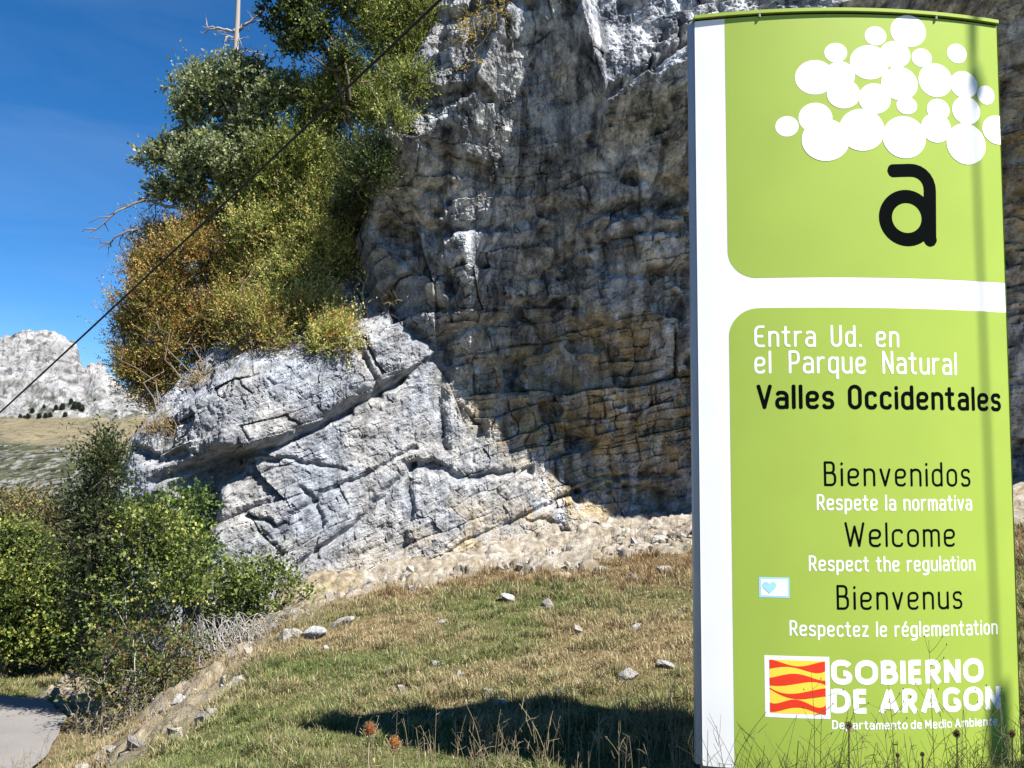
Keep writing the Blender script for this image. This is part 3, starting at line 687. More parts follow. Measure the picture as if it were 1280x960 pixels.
foliage(lf, None, cl([(120, 870, 22), (150, 875, 24), (100, 885, 14)], 7.7), 130, 0.2, 0.045, 0.026, BRAMB + LIME[:2], per=6, gap=0.15)
mb.build('stems', M_BARK, tb, smooth=True); lf.build('foliage', M_LEAF, tb)

def road_tree(name, label, base, top, clumps, Y, cols, dens=900, leaf=0.05, lw=0.034, gap=0.1, bark=BARK, r=0.09, **kw):
    def wood(stm):
        limb(stm, base, top, r, r * 0.4, 0.08, bark, 9, 8)
        for u, v, rr in clumps: limb(stm, base + (top - base) * rng.uniform(0.35, 1), at(u, v, Y + rng.uniform(-0.2, 0.5)), r * 0.3, r * 0.08, 0.08, (0.07, 0.06, 0.045), 8, 5)
    return plant(name, label, 'tree', base, split(cl(clumps, Y), 5, 0.55, 0.8), dens, 0.3, leaf, lw, cols, None, ('crown', 'trunk'), extra=wood, gap=gap, **kw)
T1 = gp(14, 11.2)
road_tree('roadside_tree', 'yellow green leafy tree with dark trunk across the road', T1, at(25, 730, 11.2), [(30, 738, 28), (62, 762, 26), (10, 778, 26), (48, 800, 20), (84, 790, 18), (-20, 735, 40), (-30, 800, 36), (92, 748, 18), (72, 720, 18), (4, 828, 14), (64, 832, 10), (8, 700, 24), (45, 695, 18), (95, 712, 14), (25, 672, 14)], 11.2, LIME + GREEN + YELLOW[:1], gap=0.06)
T2 = gp(40, 12.8)
road_tree('bare_tree', 'brownish thinly leaved tree behind the yellow green one', T2, at(40, 690, 12.8), [(20, 675, 34), (55, 668, 32), (85, 690, 28), (40, 705, 32), (-15, 680, 40), (5, 650, 26), (68, 648, 22), (35, 638, 22), (95, 725, 24), (15, 715, 26)], 12.8, [(0.22, 0.19, 0.08), (0.26, 0.20, 0.10), (0.16, 0.16, 0.065)], dens=420, leaf=0.06, lw=0.03, gap=0.1, bark=(0.22, 0.19, 0.16))
T3 = gp(136, 8.35)
road_tree('dark_evergreen', 'slim dark evergreen tree squeezed between the cliff tip and the road', T3, at(122, 590, 8.35), [(128, 565, 15), (118, 585, 15), (134, 600, 14), (112, 625, 18), (128, 645, 18), (104, 672, 19), (124, 700, 18), (108, 725, 18), (100, 760, 15), (112, 800, 15), (116, 840, 14), (98, 650, 14), (95, 695, 13), (140, 575, 10)], 8.35, DARK + [(0.09, 0.10, 0.035)], r=0.035, dens=1300, leaf=0.045, lw=0.02, gap=0.06)
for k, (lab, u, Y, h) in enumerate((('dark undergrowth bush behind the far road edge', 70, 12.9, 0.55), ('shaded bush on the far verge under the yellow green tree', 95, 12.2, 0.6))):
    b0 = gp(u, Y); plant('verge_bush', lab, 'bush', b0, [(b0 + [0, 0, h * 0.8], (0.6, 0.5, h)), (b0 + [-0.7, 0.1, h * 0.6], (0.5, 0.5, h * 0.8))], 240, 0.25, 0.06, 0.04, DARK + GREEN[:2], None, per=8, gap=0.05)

# small dark pines at the foot of the far crag
G_P = 'dark pines at the foot of the far grey crag'
pine_src = None
for u, Y, s in ((28, 800, 1.0), (33, 806, 0.9), (38, 790, 1.15), (43, 812, 1.1), (52, 806, 1.2), (57, 815, 0.8), (60, 800, 1.3), (65, 802, 1.25), (72, 812, 1.1), (80, 815, 1.4), (84, 806, 1.3), (95, 818, 1.6), (100, 812, 1.7), (104, 820, 1.5), (90, 822, 1.2)):
    p = mountain_z(u, Y)
    if pine_src is None:
        pine_src = thing('mountain_pine', 'small dark pine in the row below the distant grey crag', 'tree', p, G_P)
        f_, s_ = MB(), MB(); s_.tube([p, p + [0, 0, 6.5]], [0.35, 0.1], 6, col=BARK)
        foliage(f_, None, [(p + [0, 0, 3.2], (2.4, 2.4, 2.2)), (p + [0.3, 0, 5.4], (1.6, 1.6, 2.0))], 12, 0.9, 0.9, 0.5, [(0.035, 0.05, 0.03), (0.05, 0.065, 0.04)], per=6)
        ch = [f_.build('crown', M_LEAF, pine_src), s_.build('trunk', M_BARK, pine_src)]; s *= 0.62; pine_src.scale = (s, s, s)
    else:
        o = pine_src.copy(); C.objects.link(o); s *= 0.62; o.location = p; o.scale = (s, s, s); o.rotation_euler = (0, 0, rng.uniform(0, 6))
        for c_ in ch:
            d_ = c_.copy(); C.objects.link(d_); d_.parent = o

# ------------------------------------------------------------------ the park sign
W_YL, W_YR = 3.62, 3.68
TL, TR, BL, BR = at(868, 27, W_YL), at(1246, 33, W_YR), at(878, 957, W_YL), at(1277, 957, W_YR)
WID = 0.5 * (np.linalg.norm(TR - TL) + np.linalg.norm(BR - BL)); HEI = np.linalg.norm(TL - BL)
SN = np.cross(BR - BL, TL - BL); SN /= np.linalg.norm(SN)          # points to the camera
SAG = 0.085
def panel(s, t, off=0.0, face=1):
    s = np.asarray(s, float); t = np.asarray(t, float)
    P = (BL * ((1 - s) * (1 - t))[..., None] + BR * (s * (1 - t))[..., None] + TL * ((1 - s) * t)[..., None] + TR * (s * t)[..., None])
    bulge = SAG * (1 - (2 * s - 1) ** 2)
    tn = 4 * SAG * (2 * s - 1) / WID                               # slope of the curve -> tilt of the normal
    ex = (BR - BL) / np.linalg.norm(BR - BL)
    nn = unit(SN + ex * tn[..., None])
    if face > 0: return P + SN * bulge[..., None] + nn * off
    return P - SN * (bulge + 0.055)[..., None] - SN * off
def st(u, v):
    s, t = 0.5, 0.5
    for _ in range(40):
        p0 = project(panel(np.array(s), np.array(t))); e = np.array([u - p0[0], v - p0[1]])
        pa = project(panel(np.array(s + 1e-3), np.array(t))); pb = project(panel(np.array(s), np.array(t + 1e-3)))
        J = np.array([[pa[0] - p0[0], pb[0] - p0[0]], [pa[1] - p0[1], pb[1] - p0[1]]]) / 1e-3
        d = np.linalg.solve(J, e); s += d[0]; t += d[1]
    return s * WID, t * HEI
def surf(ab, off):                                                  # metres on the panel -> world
    ab = np.asarray(ab, float); return panel(np.clip(ab[..., 0] / WID, 0, 1.0), ab[..., 1] / HEI, off)

M_WHITE = flat_mat('white_vinyl', (0.82, 0.82, 0.81), 0.45, 0.25, var=0.03)
M_LIME = flat_mat('lime_vinyl', (0.325, 0.435, 0.068), 0.45, 0.25, var=0.05, scale=3)
M_BLACK = flat_mat('black_vinyl', (0.002, 0.003, 0.003), 0.8, 0.02)
M_ALU = flat_mat('grey_aluminium', (0.33, 0.36, 0.40), 0.4, 0.5, 0.3)
M_RED = flat_mat('red_vinyl', (0.72, 0.04, 0.015), 0.4, 0.4); M_YEL = flat_mat('yellow_vinyl', (0.85, 0.62, 0.06), 0.4, 0.4)
M_SKYB = flat_mat('pale_blue_print', (0.35, 0.66, 0.80), 0.5, 0.3)
M_CONC = flat_mat('concrete', (0.33, 0.32, 0.30), 0.9, 0.1, var=0.3, scale=20)
sign = thing('park_sign', 'tall lime green and white totem sign welcoming visitors to a natural park', 'sign', (BL + BR) / 2)
S_ = np.linspace(0, 1, 49)
def sheet(s0, s1, t0, t1, off, face=1, n=48, m=2):
    a, b_ = np.meshgrid(np.linspace(s0, s1, n), np.linspace(t0, t1, m)); return panel(a, b_, off, face)
mb = MB(); mb.grid(sheet(0, 1, 0, 1, 0)); front = mb.build('front_panel', M_WHITE, sign, smooth=True)
mb = MB(); mb.grid(sheet(0, 1, 0, 1, 0, -1), flip=True); mb.build('back_panel', M_LIME, sign, smooth=True)
exs = (BR - BL) / np.linalg.norm(BR - BL)
for s_, sg in ((0.0, -1), (1.0, 1)):
    f = panel(np.array([s_, s_]), np.array([0.0, 1.0])); k = panel(np.array([s_, s_]), np.array([0.0, 1.0]), 0, -1)
    mb = MB()
    prof_ = [(0.0, 0.004), (0.0, -0.012), (0.022 if sg < 0 else 0.006, -0.02), (0.022 if sg < 0 else 0.006, -0.05), (0, -0.058), (0, -0.068)]
    P = np.array([[f[i] + exs * sg * a + SN * c for a, c in prof_] for i in (0, 1)])
    mb.grid(P, flip=sg < 0)
    sf = mb.build('side_profile', M_ALU if sg < 0 else M_LIME, sign)
# top cap: lens-shaped lid, a dark gap below it
a = np.concatenate([panel(S_, np.full(49, 1.0), 0.012), panel(S_[::-1], np.full(49, 1.0), 0.012, -1)])
upv = unit(TL - BL)
mb = MB(); P = np.stack([a + upv * 0.010, a + upv * 0.026]); mb.grid(P, close=True, flip=True)
cen = a.mean(0)
for lv, fl in ((0.026, 1), (0.010, -1)):
    ring = a + upv * lv; f = [(j, (j + 1) % 98, 98) for j in range(98)]
    mb.add(np.vstack([ring, cen[None] + upv * lv]), tris=[x[::-fl] if fl < 0 else x for x in f])
mb.build('top_cap', M_LIME, sign)
a = np.concatenate([panel(S_, np.full(49, 1.0), -0.006), panel(S_[::-1], np.full(49, 1.0), -0.006, -1)])
mb = MB(); mb.grid(np.stack([a - upv * 0.02, a + upv * 0.0105]), close=True, flip=True); mb.build('cap_gap', M_BLACK, sign)
a = np.concatenate([panel(S_, np.full(49, 0.0), -0.02), panel(S_[::-1], np.full(49, 0.0), -0.02, -1)])
mb = MB(); mb.grid(np.stack([a - upv * 0.5, a + upv * 0.01]), close=True, flip=True); mb.build('plinth', M_CONC, sign)
for u_ in (949, 1169):
    a0, b0 = st(u_, 28); p = surf(np.array([a0, HEI]), 0.006) + upv * 0.004
    mb = MB(); mb.tube([p - upv * 0.012, p + upv * 0.004], 0.006, 8); mb.build('rivet', M_ALU, sign)

def patch(xs, lo, hi, off, mat, name, m=6):
    """area between two height curves across the panel"""
    tt = np.linspace(0, 1, m)[:, None]; A = np.repeat(np.asarray(xs)[None], m, 0); B = np.asarray(lo)[None] * (1 - tt) + np.asarray(hi)[None] * tt
    mb = MB(); mb.grid(surf(np.stack([A, B], -1), off)); return mb.build(name, mat, front, smooth=True)
def corner_xs(a0, r):
    return np.concatenate([a0 + r * (1 - np.cos(np.linspace(0, np.pi / 2, 18))), np.linspace(a0 + r, WID, 40)[1:]])
a0, _ = st(908, 200); _, bt = st(1060, 346.5); r = 0.13
xs = corner_xs(a0, r); d = np.clip(r - (xs - a0), 0, r)
patch(xs, bt + r - np.sqrt(np.maximum(0, r * r - d * d)), np.full(len(xs), HEI), 0.0005, M_LIME, 'green_field', 24)
a0, _ = st(915, 700); _, b2 = st(1060, 384.5); xs = corner_xs(a0, r); d = np.clip(r - (xs - a0), 0, r)
patch(xs, np.zeros(len(xs)), b2 - r + np.sqrt(np.maximum(0, r * r - d * d)), 0.0005, M_LIME, 'green_field', 24)

# cluster of white discs
mb = MB()
DISCS = [(371, 474, 44, 40), (478, 442, 64, 59), (476, 290, 75, 68), (554, 198, 43, 39), (703, 135, 41, 38), (826, 117, 67, 64), (680, 234, 74, 68), (776, 205, 58, 54), (876, 217, 38, 37), (1008, 201, 37, 39), (928, 301, 64, 67), (1034, 318, 52, 54), (1116, 357, 33, 38), (570, 283, 56, 56), (583, 352, 63, 58), (793, 314, 69, 66), (700, 370, 61, 60), (820, 396, 39, 35), (938, 412, 43, 43), (1043, 415, 53, 56), (516, 525, 90, 82), (652, 487, 86, 82), (811, 515, 82, 82), (930, 480, 57, 58), (1043, 540, 74, 81), (1162, 488, 59, 58)]
for k, (cx, cy, rx, ry_) in enumerate(DISCS):
    ca, cb = st(min(860 + cx / 3, 1246), cy / 3); s0, _ = st(860 + (cx - 30) / 3 - 6, cy / 3); s1, _ = st(860 + (cx - 30) / 3 + 4, cy / 3)
    ra = rx / 3 * (s1 - s0) / 10; rb = ry_ / 3 * HEI / 930
    if 860 + cx / 3 > 1246: ca += (860 + cx / 3 - 1246) * (s1 - s0) / 10
    an = np.linspace(0, 2 * np.pi, 48, endpoint=False)
    P = np.stack([np.stack([ca + q * ra * np.cos(an), cb + q * rb * np.sin(an)], -1) for q in (0.02, 0.35, 0.7, 1.0)])
    mb.grid(surf(P, 0.0010 + 0.00003 * k), close=True, flip=True)
    mb.add(surf(P[0], 0.0010 + 0.00003 * k), tris=[(0, j, j + 1) for j in range(1, 47)])
mb.build('disc_cluster', M_WHITE, front, smooth=True)

# stroke lettering
def fillet(pts, r, closed=False):
    pts = [np.array(p, float) for p in pts]; out = []; n = len(pts)
    for i, p in enumerate(pts):
        if not closed and i in (0, n - 1): out.append(p); continue
        a, b_ = pts[i - 1], pts[(i + 1) % n]; da, db = a - p, b_ - p; la, lb = np.linalg.norm(da), np.linalg.norm(db)
        rr = min(r, la * (0.5 if closed or 0 < i - 1 else 0.98), lb * (0.5 if closed or i + 1 < n - 1 else 0.98))
        p0, p1 = p + da / la * rr, p + db / lb * rr
        for q in np.linspace(0, 1, 8):
            w = 0.5; c0, c1, c2 = (1 - q) ** 2, 2 * q * (1 - q) * 0.72, q * q
            out.append((p0 * c0 + p * c1 + p1 * c2) / (c0 + c1 + c2))
    if closed: out.append(out[0])
    o2 = [out[0]]
    for p in out[1:]:
        if np.linalg.norm(p - o2[-1]) > 1e-4: o2.append(p)
    return np.array(o2)
def ribbon(mb, P, hw, off, cap='round', closed=False, hw_a=None):
    """P in panel metres; flat stroke with round or butt ends"""
    P = np.asarray(P, float)
    if closed: tg = np.roll(P[:-1], -1, 0) - np.roll(P[:-1], 1, 0); tg = np.vstack([tg, tg[:1]])
    else: tg = np.gradient(P, axis=0)
    tg /= np.linalg.norm(tg, axis=1, keepdims=True) + 1e-12; nr = np.stack([-tg[:, 1], tg[:, 0]], 1)
    k = np.ones(len(P))
    L, Rr = P + nr * hw, P - nr * hw
    rows = np.stack([L, Rr], 1)
    if cap == 'round' and not closed:
        pre = []; post = []
        for q in np.linspace(-1, 0, 6)[:-1]:
            c = math.sqrt(max(0, 1 - q * q)) + 0.02
            pre.append([P[0] + tg[0] * q * hw + nr[0] * hw * c, P[0] + tg[0] * q * hw - nr[0] * hw * c])
        for q in np.linspace(0, 1, 6)[1:]:
            c = math.sqrt(max(0, 1 - q * q)) + 0.02
            post.append([P[-1] + tg[-1] * q * hw + nr[-1] * hw * c, P[-1] + tg[-1] * q * hw - nr[-1] * hw * c])
        rows = np.concatenate([np.array(pre), rows, np.array(post)])
    mb.grid(surf(rows, off), flip=True)
w = .46; X = .70
def bowl(x0, x1, y0, y1, r=.21): return ('c', [(x0, y0), (x1, y0), (x1, y1), (x0, y1)], r)
def S(*p, r=.2): return ('s', list(p), r)
GL = {
 'a': (w, [S((.04, .64), (.06, X), (w, X), (w, 0)), S((w, .40), (0, .40), (0, 0), (w, 0), (w, .2), r=.17)]),
 'b': (w, [S((0, 1), (0, 0)), bowl(0, w, 0, X)]),
 'c': (.42, [S((.42, .60), (.40, X), (0, X), (0, 0), (.40, 0), (.42, .10), r=.2)]),
 'd': (w, [S((w, 1), (w, 0)), bowl(0, w, 0, X)]),
 'e': (w, [S((0.02, .35), (w, .35), (w, X), (0, X), (0, 0), (.40, 0), (.44, .07), r=.2)]),
 'é': (w, [S((0.02, .35), (w, .35), (w, X), (0, X), (0, 0), (.40, 0), (.44, .07), r=.2), S((.2, .84), (.32, 1.0))]),
 'g': (w, [bowl(0, w, 0, X), S((w, X), (w, -.27), (.04, -.27))]),
 'h': (w, [S((0, 1), (0, 0)), S((0, .45), (0, X), (w, X), (w, 0))]),
 'i': (.0, [S((0, X), (0, 0)), S((0, .93), (0, .96))]),
 'l': (.0, [S((0, 1), (0, 0))]),
 'm': (.72, [S((0, X), (0, 0)), S((0, .45), (0, X), (.36, X), (.36, 0), r=.16), S((.36, .45), (.36, X), (.72, X), (.72, 0), r=.16)]),
 'n': (w, [S((0, X), (0, 0)), S((0, .45), (0, X), (w, X), (w, 0))]),
 'o': (w, [bowl(0, w, 0, X)]),
 'p': (w, [S((0, X), (0, -.28)), bowl(0, w, 0, X)]),
 'q': (w, [S((w, X), (w, -.28)), bowl(0, w, 0, X)]),
 'r': (.30, [S((0, X), (0, 0)), S((0, .42), (0, X), (.3, X), r=.22)]),
 's': (.40, [S((.38, .62), (.36, X), (0, X), (0, .37), (.4, .34), (.4, 0), (.02, 0), (0, .08), r=.16)]),
 't': (.30, [S((.10, .95), (.10, 0), (.30, 0), r=.15), S((-.06, X), (.28, X))]),
 'u': (w, [S((0, X), (0, 0), (w, 0), (w, .25)), S((w, X), (w, 0))]),
 'v': (.44, [S((0, X), (.22, 0)), S((.22, 0), (.44, X))]),
 'z': (.38, [S((0, X), (.38, X)), S((.38, X), (0, 0)), S((0, 0), (.38, 0))]),
 '.': (.0, [S((0, .03), (0, .0))]),
 'A': (.58, [S((0, 0), (.29, 1)), S((.29, 1), (.58, 0)), S((.12, .3), (.46, .3))]),
 'B': (.48, [S((0, 0), (0, 1)), S((0, 1), (.42, 1), (.42, .54), (0, .54), r=.16), S((.2, .54), (.48, .54), (.48, 0), (0, 0), r=.2)]),
 'D': (.52, [S((0, 0), (0, 1)), S((0, 1), (.52, 1), (.52, 0), (0, 0), r=.3)]),
 'E': (.44, [S((.44, 1), (0, 1), (0, 0), (.44, 0), r=.24), S((0, .5), (.36, .5))]),
 'M': (.62, [S((0, 0), (0, 1)), S((0, 1), (.31, .3)), S((.31, .3), (.62, 1)), S((.62, 1), (.62, 0))]),
 'N': (.50, [S((0, 0), (0, 1)), S((0, 1), (.5, 0)), S((.5, 0), (.5, 1))]),
 'O': (.50, [bowl(0, .5, 0, 1, .25)]),
 'P': (.46, [S((0, 0), (0, 1)), S((0, 1), (.46, 1), (.46, .44), (0, .44), r=.2)]),
 'R': (.48, [S((0, 0), (0, 1)), S((0, 1), (.46, 1), (.46, .46), (0, .46), r=.2), S((.22, .46), (.5, 0))]),
 'U': (.50, [S((0, 1), (0, 0), (.5, 0), (.5, 1), r=.25)]),
 'V': (.54, [S((0, 1), (.27, 0)), S((.27, 0), (.54, 1))]),
 'W': (.80, [S((0, 1), (.2, 0)), S((.2, 0), (.4, .85)), S((.4, .85), (.6, 0)), S((.6, 0), (.8, 1))]),
}
HV = {  # heavy upright capitals
 'G': (.66, [S((.66, .84), (.55, 1), (0, 1), (0, 0), (.66, 0), (.66, .45), (.40, .45), r=.36)]),
 'O': (.76, [bowl(0, .76, 0, 1, .40)]),
 'B': (.50, [S((0, -.11), (0, 1.11)), S((0, 1), (.45, 1), (.45, .53), (0, .53), r=.22), S((.0, .53), (.52, .53), (.52, 0), (0, 0), r=.25)]),
 'I': (.0, [S((0, -.11), (0, 1.11))]),
 'E': (.42, [S((0, -.11), (0, 1.11)), S((0, 1), (.46, 1)), S((0, .51), (.42, .51)), S((0, 0), (.46, 0))]),
 'R': (.50, [S((0, -.11), (0, 1.11)), S((0, 1), (.46, 1), (.46, .46), (0, .46), r=.24), S((.18, .50), (.52, -.11))]),
 'N': (.56, [S((0, -.11), (0, 1.11)), S((0, 1.05), (.56, -.05)), S((.56, -.11), (.56, 1.11))]),
 'D': (.62, [S((0, -.11), (0, 1.11)), S((0, 1), (.62, 1), (.62, 0), (0, 0), r=.42)]),
 'A': (.72, [S((0, -.11), (.36, 1.08)), S((.36, 1.08), (.72, -.11)), S((.14, .26), (.58, .26))]),
}
def write(text, u0, u1, v, cap_px, hw, mat, table=GL, gap=.30, space=.55, cap='round', off=0.0010):
    a0, b0 = st(u0, v); a1, _ = st(u1, v); _, bt_ = st(u0, v - cap_px); H = bt_ - b0
    if table is HV: H *= (1 - 2 * .105); b0 += H * .13
    tot = 0
    for i, ch in enumerate(text): tot += (space if ch == ' ' else table[ch][0] + (gap if i < len(text) - 1 and text[i + 1] != ' ' else 0))
    kx = (a1 - a0 - 2 * hw * H) / tot; x = a0 + hw * H
    mb = MB(); k = 0
    for i, ch in enumerate(text):
        if ch == ' ':
            x += space * kx; mb.build('lettering', mat, front, smooth=True); mb = MB(); continue
        wd, strokes = table[ch]
        for ty, pts, r_ in strokes:
            P = fillet(pts, r_, ty == 'c') if len(pts) > 2 else np.array([np.array(pts[0]) + (np.array(pts[1]) - np.array(pts[0])) * q for q in np.linspace(0, 1, 5)])
            ribbon(mb, np.stack([x + P[:, 0] * kx, b0 + P[:, 1] * H], 1), hw * H, off + 0.00008 * (k % 5), cap, ty == 'c'); k += 1
        x += (wd + (gap if i < len(text) - 1 and text[i + 1] != ' ' else 0)) * kx
    return mb.build('lettering', mat, front, smooth=True)
write('Entra Ud. en', 943, 1124, 432.5, 24, .066, M_WHITE, gap=.34, space=1.0)
write('el Parque Natural', 943, 1196, 465.5, 25.5, .064, M_WHITE, gap=.32, space=1.1)
write('Valles Occidentales', 946, 1251, 509, 26, .090, M_BLACK, gap=.33, space=.85)
write('Bienvenidos', 1030, 1213, 606, 28, .054, M_BLACK, gap=.33)
write('Respete la normativa', 1021, 1215, 636.5, 17.5, .074, M_WHITE, gap=.31, space=.80)
write('Welcome', 1056, 1194, 682, 28, .054, M_BLACK, gap=.30)
write('Respect the regulation', 1011, 1219, 712.5, 17, .074, M_WHITE, gap=.31, space=.80)
write('Bienvenus', 1046, 1203, 760.5, 28, .054, M_BLACK, gap=.33)
write('Respectez le réglementation', 987, 1247, 793.5, 17, .074, M_WHITE, gap=.31, space=.80)
write('GOBIERNO', 1039, 1229.5, 855, 30, .155, M_WHITE, HV, gap=.36, cap='butt')
write('DE ARAGON', 1039, 1251, 891, 30, .155, M_WHITE, HV, gap=.36, space=.72, cap='butt')
write('Departamento de Medio Ambiente', 1040, 1247, 910.5, 9.5, .105, M_WHITE, gap=.30, space=.55)
# big letter a
def px(*pts): return [st(u, v) for u, v in pts]
mb = MB(); hwm = 8.2 * WID / 385
ribbon(mb, fillet(px((1117, 213.5), (1162, 212.5), (1162.5, 300)), 26 * WID / 385), hwm, 0.0010)
cc = st(1133.5, 272.5); an = np.linspace(0, 2 * np.pi, 49); ribbon(mb, np.stack([cc[0] + 27.2 * WID / 385 * np.cos(an), cc[1] + 27.6 * HEI / 931 * np.sin(an)], 1), hwm, 0.0012, closed=True)
ribbon(mb, np.array(px((1160, 296), (1163, 300))), hwm, 0.0014)
mb.build('logo_letter', M_BLACK, front, smooth=True)
# striped emblem
a0, b0 = st(956.5, 896); a1, b1 = st(1036.5, 821); xs = np.linspace(a0, a1, 10)
emb = patch(xs, np.full(10, b0), np.full(10, b1), 0.0010, M_WHITE, 'emblem')
def ex(x): return 930 + x / 3.765
def ey(y): return 700 + y / 3.765
SX = [123, 188, 252, 317, 381]
ia, ib = st(ex(123), ey(718)); ja, jb = st(ex(381), ey(475))
mb = MB(); xs = np.linspace(ia, ja, 10); tt = np.linspace(0, 1, 4)[:, None]
mb.grid(surf(np.stack([np.repeat(xs[None], 4, 0), np.repeat(ib + (jb - ib) * tt, 10, 1)], -1), 0.0014)); mb.build('yellow_ground', M_YEL, emb)
mb = MB()
for tp, bt_ in (([475, 490, 502, 492, 478], [517, 506, 511, 528, 521]), ([558, 543, 537, 552, 564], [593, 592, 581, 572, 585]), ([603, 627, 625, 611, 599], [609, 641, 652, 645, 636]), ([671, 664, 655, 679, 675], [713, 701, 690, 704, 718])):
    fx = np.linspace(123, 381, 40)
    def crv(yv):
        c = np.polyfit(SX, yv, 4); return np.polyval(c, fx)
    f_ = lambda y: ib + (jb - ib) * (718 - y) / (718 - 475)
    top_, bot_ = f_(np.clip(crv(tp), 475, 718)), f_(np.clip(crv(bt_), 475, 718)); xx = ia + (ja - ia) * (fx - 123) / 258
    mb.grid(surf(np.stack([np.stack([xx, bot_], -1), np.stack([xx, np.maximum(top_, bot_ + 0.001)], -1)]), 0.0018))
mb.build('red_bars', M_RED, emb)
# little sticker
a0, b0 = st(949, 746.5); a1, b1 = st(986.5, 722); xs = np.linspace(a0, a1, 6)
stk = patch(xs, np.full(6, b0), np.full(6, b1), 0.0010, M_SKYB, 'sticker')
e = (a1 - a0) * 0.06; fx_ = np.linspace(a0 + e, a1 - e, 8)
mb = MB(); mb.grid(surf(np.stack([np.stack([fx_, 0 * fx_ + b0 + e], -1), np.stack([fx_, 0 * fx_ + b1 - e], -1)]), 0.0014)); mb.build('sticker_face', M_WHITE, stk)
th = np.linspace(0, 2 * np.pi, 40, endpoint=False); hx_ = 16 * np.sin(th) ** 3; hy_ = 13 * np.cos(th) - 5 * np.cos(2 * th) - 2 * np.cos(3 * th) - np.cos(4 * th)
kx = (a1 - a0) * 0.23 / 16; hc_ = np.array([a0 + (a1 - a0) * .34, (b0 + b1) / 2 + 0.002])
hp = np.stack([hc_[0] + hx_ * kx, hc_[1] + hy_ * kx], 1)
mb = MB(); mb.add(surf(np.vstack([hp, hc_[None]]), 0.0021), tris=[((j + 1) % 40, j, 40) for j in range(40)]); mb.build('heart', M_SKYB, stk)

# ------------------------------------------------------------------ utility pole (stands right of the frame; its shadow crosses the sign) and cable
sp_, tp_ = st(1232, 500); Sp = surf(np.array([sp_, tp_]), 0)
hv = np.array([SUN[0], SUN[1], 0]); hv /= np.linalg.norm(hv); KP = 3.1
PB = Sp + hv * KP; PB[2] = float(ground(np.array(PB[0]), np.array(PB[1]))) - 0.05
tan_el = SUN[2] / math.hypot(SUN[0], SUN[1])
zthick = surf(np.array(st(1212, 872)), 0)[2] + KP * tan_el
r1, r2 = ray(526, 0), ray(0, 497); nn_ = np.cross(r1, r2)
pz = EYE[2] - (nn_[0] * (PB[0] - EYE[0]) + nn_[1] * (PB[1] - EYE[1])) / nn_[2]
ptop = max(pz + 0.15, surf(np.array([sp_, HEI]), 0)[2] + KP * tan_el + 0.4)
M_STEEL = flat_mat('galvanised_steel', (0.42, 0.43, 0.44), 0.5, 0.5, 0.6, var=0.2); M_WOODP = flat_mat('weathered_wood', (0.16, 0.125, 0.09), 0.9, 0.1, var=0.35, scale=14)
pole = thing('utility_pole', 'slender utility pole carrying the cable beside the sign', 'pole', PB)
mb = MB(); mb.tube([PB, PB + [0, 0, 1.0], [PB[0], PB[1], zthick - 0.03], [PB[0], PB[1], zthick]], [0.065, 0.06, 0.05, 0.03], 12); mb.build('post', M_WOODP, pole, smooth=True)
mb = MB(); mb.tube([[PB[0], PB[1], zthick - 0.2], [PB[0], PB[1], ptop]], 0.0095, 10); mb.build('mast', M_STEEL, pole, smooth=True)
A0 = np.array([PB[0], PB[1], pz]); E0 = EYE + r2 * (11 / r2[1]); E0 = A0 + (E0 - A0) * 2.0
mb = MB(); mb.tube([A0 + [0.04, 0, -.03], A0 + [0.0, 0, 0.05]], 0.03, 8); mb.build('insulator', M_STEEL, pole)
tt = np.linspace(0, 1, 80)[:, None]; P = A0 + (E0 - A0) * tt; P[:, 2] -= (4 * 0.22 * tt * (1 - tt))[:, 0]
mb = MB(); mb.tube(P, 0.0118, 6); tag(mb.build('overhead_cable', flat_mat('black_cable', (0.02, 0.02, 0.02), 0.6, 0.2), smooth=True, loc=A0), 'black overhead cable slanting down across the bushes and sky', 'cable')
print('pole top', ptop, 'cable z', pz, 'pole base', PB, 'thick', zthick)

# ------------------------------------------------------------------ stones
def stone(label, u, v, wpx, hpx, name='stone', cat='stone', flat=1.0, col=(0.2, 0.2, 0.4), group=None, ang=None):
    lo, hi = 2.0, 16.0
    for Y in np.linspace(4.2, 14, 400):
        p = at(u, v, Y)
        if p[2] <= float(ground(np.array(p[0]), np.array(p[1]))): break
    wv, hv_ = 0.9 * wpx / F * Y / 2, 0.9 * hpx / F * Y / 2
    n1_, n2_ = 18, 26
    th_ = np.linspace(0.001, np.pi - 0.001, n1_)[:, None]; ph = np.linspace(0, 2 * np.pi, n2_, endpoint=False)[None]
    D = np.stack([np.sin(th_) * np.cos(ph), np.sin(th_) * np.sin(ph), np.cos(th_) + 0 * ph], -1)
    sd_ = rng.uniform(0, 90); rr = np.ones(D.shape[:2])
    for _ in range(14):                                              # chip flat facets off a ball
        nrm = unit(rng.standard_normal(3)); h_ = rng.uniform(0.45, 0.85); dp = D @ nrm
        rr = np.where(dp > 0.05, np.minimum(rr, h_ / np.maximum(dp, 0.05)), rr)
    rr = rr * (1 + 0.08 * fbm(D[..., 0] * 3 + sd_, D[..., 1] * 3, D[..., 2] * 3, 3, 5)) * 1.12
    Q = D * rr[..., None] * np.array([wv, (wv + hv_) * 0.5 * flat, hv_])
    an_ = rng.uniform(-0.5, 0.5) if ang is None else ang
    Q = Q @ np.array([[math.cos(an_), 0, math.sin(an_)], [0, 1, 0], [-math.sin(an_), 0, math.cos(an_)]])
    p = p + np.array([0, 0, hv_ * 0.25])
    mb = MB(); mb.grid(Q + p, close=True, flip=True, col=col); o = mb.build(name, M_ROCK, loc=p); return tag(o, label, cat, group)
